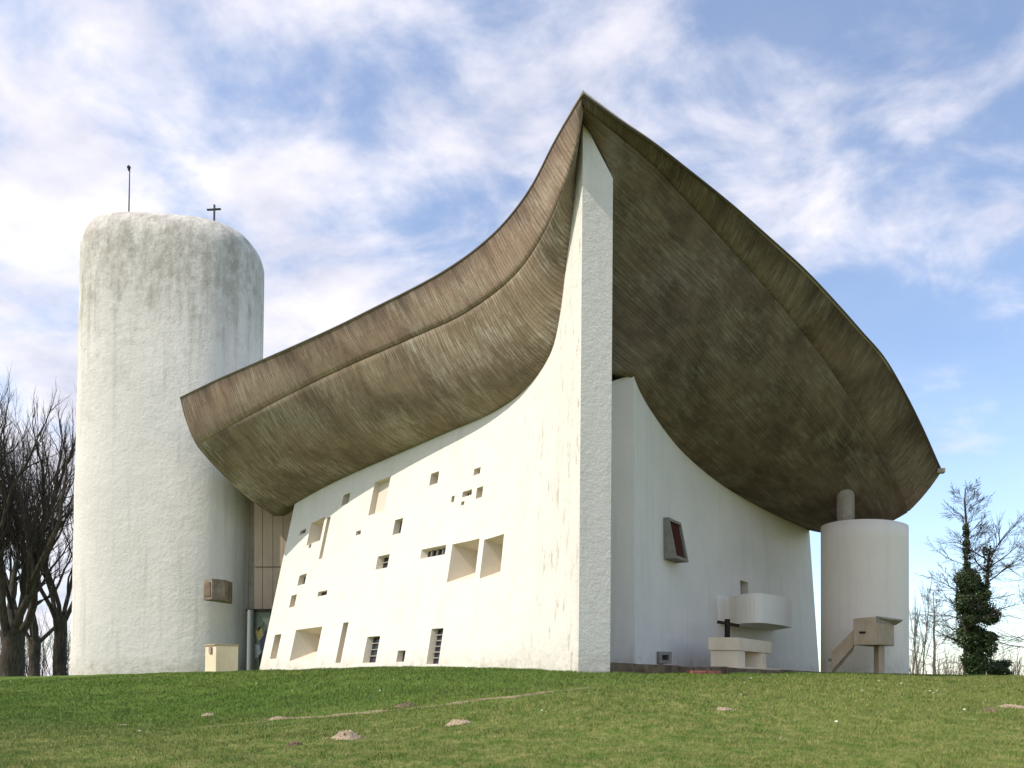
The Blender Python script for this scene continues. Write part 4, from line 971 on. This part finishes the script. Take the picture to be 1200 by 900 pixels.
class Tree:
    def __init__(s, seed): s.r = random.Random(seed); s.tv = []; s.tf = []; s.cv = []; s.cf = []; s.tips = []
    def seg(s, path, rads, n, crown):
        v, f = tube(path, rads, n, cap=False); V, Fc = (s.cv, s.cf) if crown else (s.tv, s.tf); o = len(V); V += v; Fc += [tuple(i+o for i in q) for q in f]
    def grow(s, p, d, L, r, lev, maxlev, spread, up, nkid, shrink, crook=0.14, crown=True, kid0=0.25):
        rd = s.r; k = max(3, min(7, int(L/0.5)+2)); path = [Vector(p)]; dd = Vector(d).normalized(); dirs = [dd.copy()]
        for i in range(k):
            dd = (dd+Vector((rd.gauss(0, crook), rd.gauss(0, crook), rd.gauss(0, crook)))+Vector((0, 0, up))).normalized(); path.append(path[-1]+dd*L/k); dirs.append(dd.copy())
        r1 = r*0.45 if lev < maxlev else r*0.35
        rads = [r+(r1-r)*i/k for i in range(k+1)]
        s.seg(path, rads, 7 if r > 0.12 else (5 if r > 0.04 else 3), crown)
        if lev >= maxlev: return
        m_ = nkid[lev] if lev < len(nkid) else nkid[-1]
        for j in range(m_):
            w = kid0+(1-kid0)*(j+rd.random()*0.8)/m_; i = min(k-1, int(w*k)); ww = w*k-i; q = path[i].lerp(path[i+1], min(1, ww)); ax = dirs[i+1]
            ort = ax.orthogonal().normalized(); ort.rotate(Matrix.Rotation(rd.uniform(0, 6.283), 3, ax)); sp = spread*rd.uniform(0.6, 1.25)
            nd = (ax*math.cos(sp)+ort*math.sin(sp)).normalized()
            s.grow(q, nd, L*shrink*rd.uniform(0.7, 1.15)*(1-0.25*w), max(0.008, rads[i]*rd.uniform(0.45, 0.65)), lev+1, maxlev, spread, up, nkid, shrink, crook, True, kid0)
        s.grow(path[-1], dirs[-1], L*shrink*0.9, max(0.008, r1), lev+1, maxlev, spread, up, nkid, shrink, crook, crown, kid0)
    def build(s, name, base, label, cat, group, bark_='bark', twig='bark2'):
        t_ = empty(name, base, label, cat, group); mesh('trunk', s.tv, s.tf, M[bark_], t_, True); mesh('crown', s.cv, s.cf, M[twig], t_, True); return t_
def flare_trunk(T, base, top, r0, r1, lumps=0.25):
    n, m_ = 14, 16; o = len(T.tv)
    for i in range(m_+1):
        w = i/m_; p = Vector(base).lerp(Vector(top), w); r = r0+(r1-r0)*w+r0*0.7*max(0, 1-w*7)**2
        if w > 0.7: r *= 1+0.16*(w-0.7)/0.3
        for k in range(n):
            a = 2*math.pi*k/n; rr = r*(1+lumps*noise.noise(Vector((math.cos(a)*1.6, math.sin(a)*1.6, p.z*0.8+base[0])))); T.tv.append(Vector((p.x+rr*math.cos(a), p.y+rr*math.sin(a), p.z)))
    for i in range(m_):
        for k in range(n): T.tf.append((o+i*n+k, o+i*n+(k+1) % n, o+(i+1)*n+(k+1) % n, o+(i+1)*n+k))
    T.tf.append(tuple(o+m_*n+k for k in range(n)))
GT = 'bare old trees beside the tower'
# pollarded tree at the left edge
def pollard(u, Y, vfork, vtop, r, seed, limbs, label, vb=790, wide=0.5):
    T = Tree(seed); b0 = P(u, vb, Y); fk = P(u+1, vfork, Y); tp = P(u, vtop, Y); H = tp.z-fk.z; base = Vector((b0.x, Y, min(b0.z, 0.2)-0.4))
    flare_trunk(T, base, fk+Vector((0, 0, .3)), r, r*0.85)
    for j in range(limbs):
        a = 6.283*(j+0.3*T.r.random())/limbs; tilt = T.r.uniform(0.15, wide); d = Vector((math.cos(a)*math.sin(tilt), math.sin(a)*math.sin(tilt), math.cos(tilt)))
        T.grow(fk+Vector((math.cos(a)*r*.5, math.sin(a)*r*.5, -0.1)), d, H*0.55*T.r.uniform(0.85, 1.1), r*0.36, 0, 4, 0.40, 0.09, [6, 5, 5, 4], 0.60, 0.12, crown=False)
    return T.build('bare_tree', base, label, 'tree', GT)
pollard(14, 44, 745, 475, 0.62, 5, 6, 'large bare pollard tree with thick knotted trunk at the left edge')
pollard(70, 50, 728, 492, 0.40, 9, 5, 'slender bare tree standing just beside the tower', wide=0.6)
pollard(-62, 47, 742, 470, 0.55, 14, 5, 'bare tree mostly cut off by the left edge, its limbs reaching in')
# undergrowth behind them
pollard(40, 60, 752, 500, 0.42, 23, 5, 'bare tree farther back, seen between the two nearer trees', wide=0.6)
def thicket(name, u0, u1, Y0, Y1, n, vtop, seed, label, mat='bark2', vb=792):
    T = Tree(seed); rd = T.r
    for i in range(n):
        u = rd.uniform(u0, u1); Y = rd.uniform(Y0, Y1); b0 = P(u, vb, Y); h = (P(u, rd.uniform(vtop, vtop+ (vb-vtop)*0.55), Y)-b0).z
        T.grow((b0.x, Y, gz(b0.x, Y)-0.1), Vector((rd.gauss(0, .12), rd.gauss(0, .12), 1)), h*0.5, 0.035, 0, 2, 0.5, 0.06, [5, 4], 0.5, 0.08)
    o = mesh(name, T.cv, T.cf, M[mat]); tag(o, label, None, None, 'stuff'); return o
thicket('undergrowth', -60, 85, 64, 78, 110, 670, 21, 'thin leafless undergrowth behind the left trees')
thicket('undergrowth', 1068, 1270, 46, 62, 120, 715, 22, 'thin leafless undergrowth beyond the lawn at the right', 'bark3')
# slim saplings next to the drum
for k, (u, vt) in enumerate(((1075, 690), (1081, 672), (1068, 705))):
    T = Tree(30+k); Y = 47; b0 = P(u, 792, Y); h = P(u, vt, Y).z-b0.z
    T.grow((b0.x, Y, gz(b0.x, Y)-.1), Vector((0.02*k, 0, 1)), h*0.62, 0.05, 0, 3, 0.22, 0.05, [6, 4, 3], 0.55, 0.04, crown=False)
    T.build('sapling', (b0.x, Y, gz(b0.x, Y)), ('thin bare sapling, middle of the three beside the drum', 'tallest thin bare sapling, right of the three beside the drum', 'shortest thin bare sapling, closest to the drum')[k], 'sapling', 'saplings beside the drum', 'bark3', 'bark3')
# ivy-clad tree
def spread_tree(u, Y, vtop, r, seed, label, group, tiers, cat='tree', vb=792, name='bare_tree', lean=0.0, reach=1.0):
    T = Tree(seed); b0 = P(u, vb, Y); H = P(u, vtop, Y).z-b0.z; base = Vector((b0.x, Y, gz(b0.x, Y)-.2)); n = 14; path = [base+Vector((lean*H*(i/n)**1.5+0.05*math.sin(i*1.3), 0.05*math.cos(i), H*i/n*0.97)) for i in range(n+1)]; rads = [r*(1-0.93*(i/n)**0.9)+0.012 for i in range(n+1)]
    T.seg(path, rads, 9, False)
    for j in range(tiers):
        w = 0.20+0.78*(j+T.r.random())/tiers; i = min(n-1, int(w*n)); q = path[i].lerp(path[i+1], w*n-i); a = T.r.uniform(0, 6.283); el = 0.05+0.85*w*T.r.uniform(0.7, 1.1)
        L = H*0.30*(1-w*0.72)*T.r.uniform(0.75, 1.15)*reach
        T.grow(q, Vector((math.cos(a)*math.cos(el), math.sin(a)*math.cos(el), math.sin(el))), L*0.75, rads[i]*0.24, 0, 3, 0.55, 0.015, [4, 4, 3], 0.60, 0.13)
    return T, path, base, H, label, cat, group, name
T, path, base, H, label, *_ = spread_tree(1133, 40, 553, 0.20, 44, '', '', 52, reach=0.95)
# second ivy-wrapped stem forking right
sp_ = [path[4], path[5]+Vector((0.9, 0, 0.1)), P(1156, 690, 40), P(1159, 648, 40)]; T.seg(sp_, [0.13, 0.12, 0.1, 0.05], 6, False)
for k in range(7): T.grow(P(1158, 652+k*5, 40), Vector((math.cos(k*2.1)*.8, math.sin(k*2.1)*.8, .7)), 1.9, .04, 0, 3, .5, .02, [4, 4, 3], .6, .13)
it = T.build('ivy_tree', base, 'bare tree with dark ivy wrapping its trunk, right of the drum', 'tree', None)
rs = np.random.RandomState(5); V = []; Fc = []
def leafball(c, rx, rz, n, s0, ry=None):
    ry = ry or rx
    for _ in range(n):
        d = rs.normal(size=3); d /= np.linalg.norm(d); r = rs.uniform(0.55, 1.0)**0.6; p = np.array(c)+d*np.array([rx, ry, rz])*r
        a = rs.normal(size=3); a /= np.linalg.norm(a); b_ = np.cross(a, d+rs.normal(size=3)*.5); b_ /= np.linalg.norm(b_)+1e-9; s = s0*rs.uniform(0.6, 1.3); o = len(V)
        V.extend([p-a*s*.6, p-b_*s*.45, p+a*s*.8, p+b_*s*.45]); Fc.append((o, o+1, o+2, o+3))
outl = [(787, 1133, 1154, .45), (775, 1130, 1158, .5), (762, 1120, 1166, .6), (750, 1118, 1170, .7), (738, 1119, 1172, .75), (724, 1121, 1168, .75), (712, 1122, 1166, .7), (700, 1122, 1160, .65), (688, 1123, 1156, .6), (676, 1122, 1150, .5), (664, 1125, 1142, .4), (650, 1128, 1138, .3), (636, 1128, 1137, .25), (622, 1129, 1135, .2)]
for v_, l_, r2, dd in outl:
    for k in range(11 if r2-l_ > 20 else 3):
        u = rs.uniform(l_+5, r2-5) if r2-l_ > 12 else (l_+r2)/2; c_ = P(u, v_+rs.uniform(-5, 5), 40+rs.uniform(-dd, dd)); rr = rs.uniform(0.26, 0.48) if r2-l_ > 20 else 0.18
        leafball(c_, rr, rr*0.95, 330 if rr > .2 else 130, 0.075)
for v_, u in ((695, 1153), (685, 1155), (672, 1157), (660, 1158), (650, 1158), (645, 1157)):
    leafball(P(u, v_, 40), 0.24, 0.28, 160, 0.07)
mesh('ivy', V, Fc, M['ivy'], it, label='dark green ivy leaves around the trunk')
V = []; Fc = []; 
for k in range(16): leafball(P(rs.uniform(1163, 1182), rs.uniform(776, 790), 41+rs.uniform(-.5, .5)), 0.32, 0.24, 200, 0.07)
ob = mesh('evergreen_bush', V, Fc, M['ivy'], None, base=P(1172, 790, 41)); tag(ob, 'small dark green bush at the foot of the ivy tree', 'bush')
for k, (u, Y, vt, sd, lb) in enumerate(((1222, 44, 575, 51, 'bare tree past the right edge with branches reaching into view'), (1095, 62, 672, 53, 'far bare tree seen low between drum and ivy tree'))):
    T, path, base, H, *_ = spread_tree(u, Y, vt, 0.2 if k == 0 else .13, sd, '', '', 34, reach=1.3)
    T.build('bare_tree', base, lb, 'tree', 'bare trees at the right', 'bark3', 'bark3')
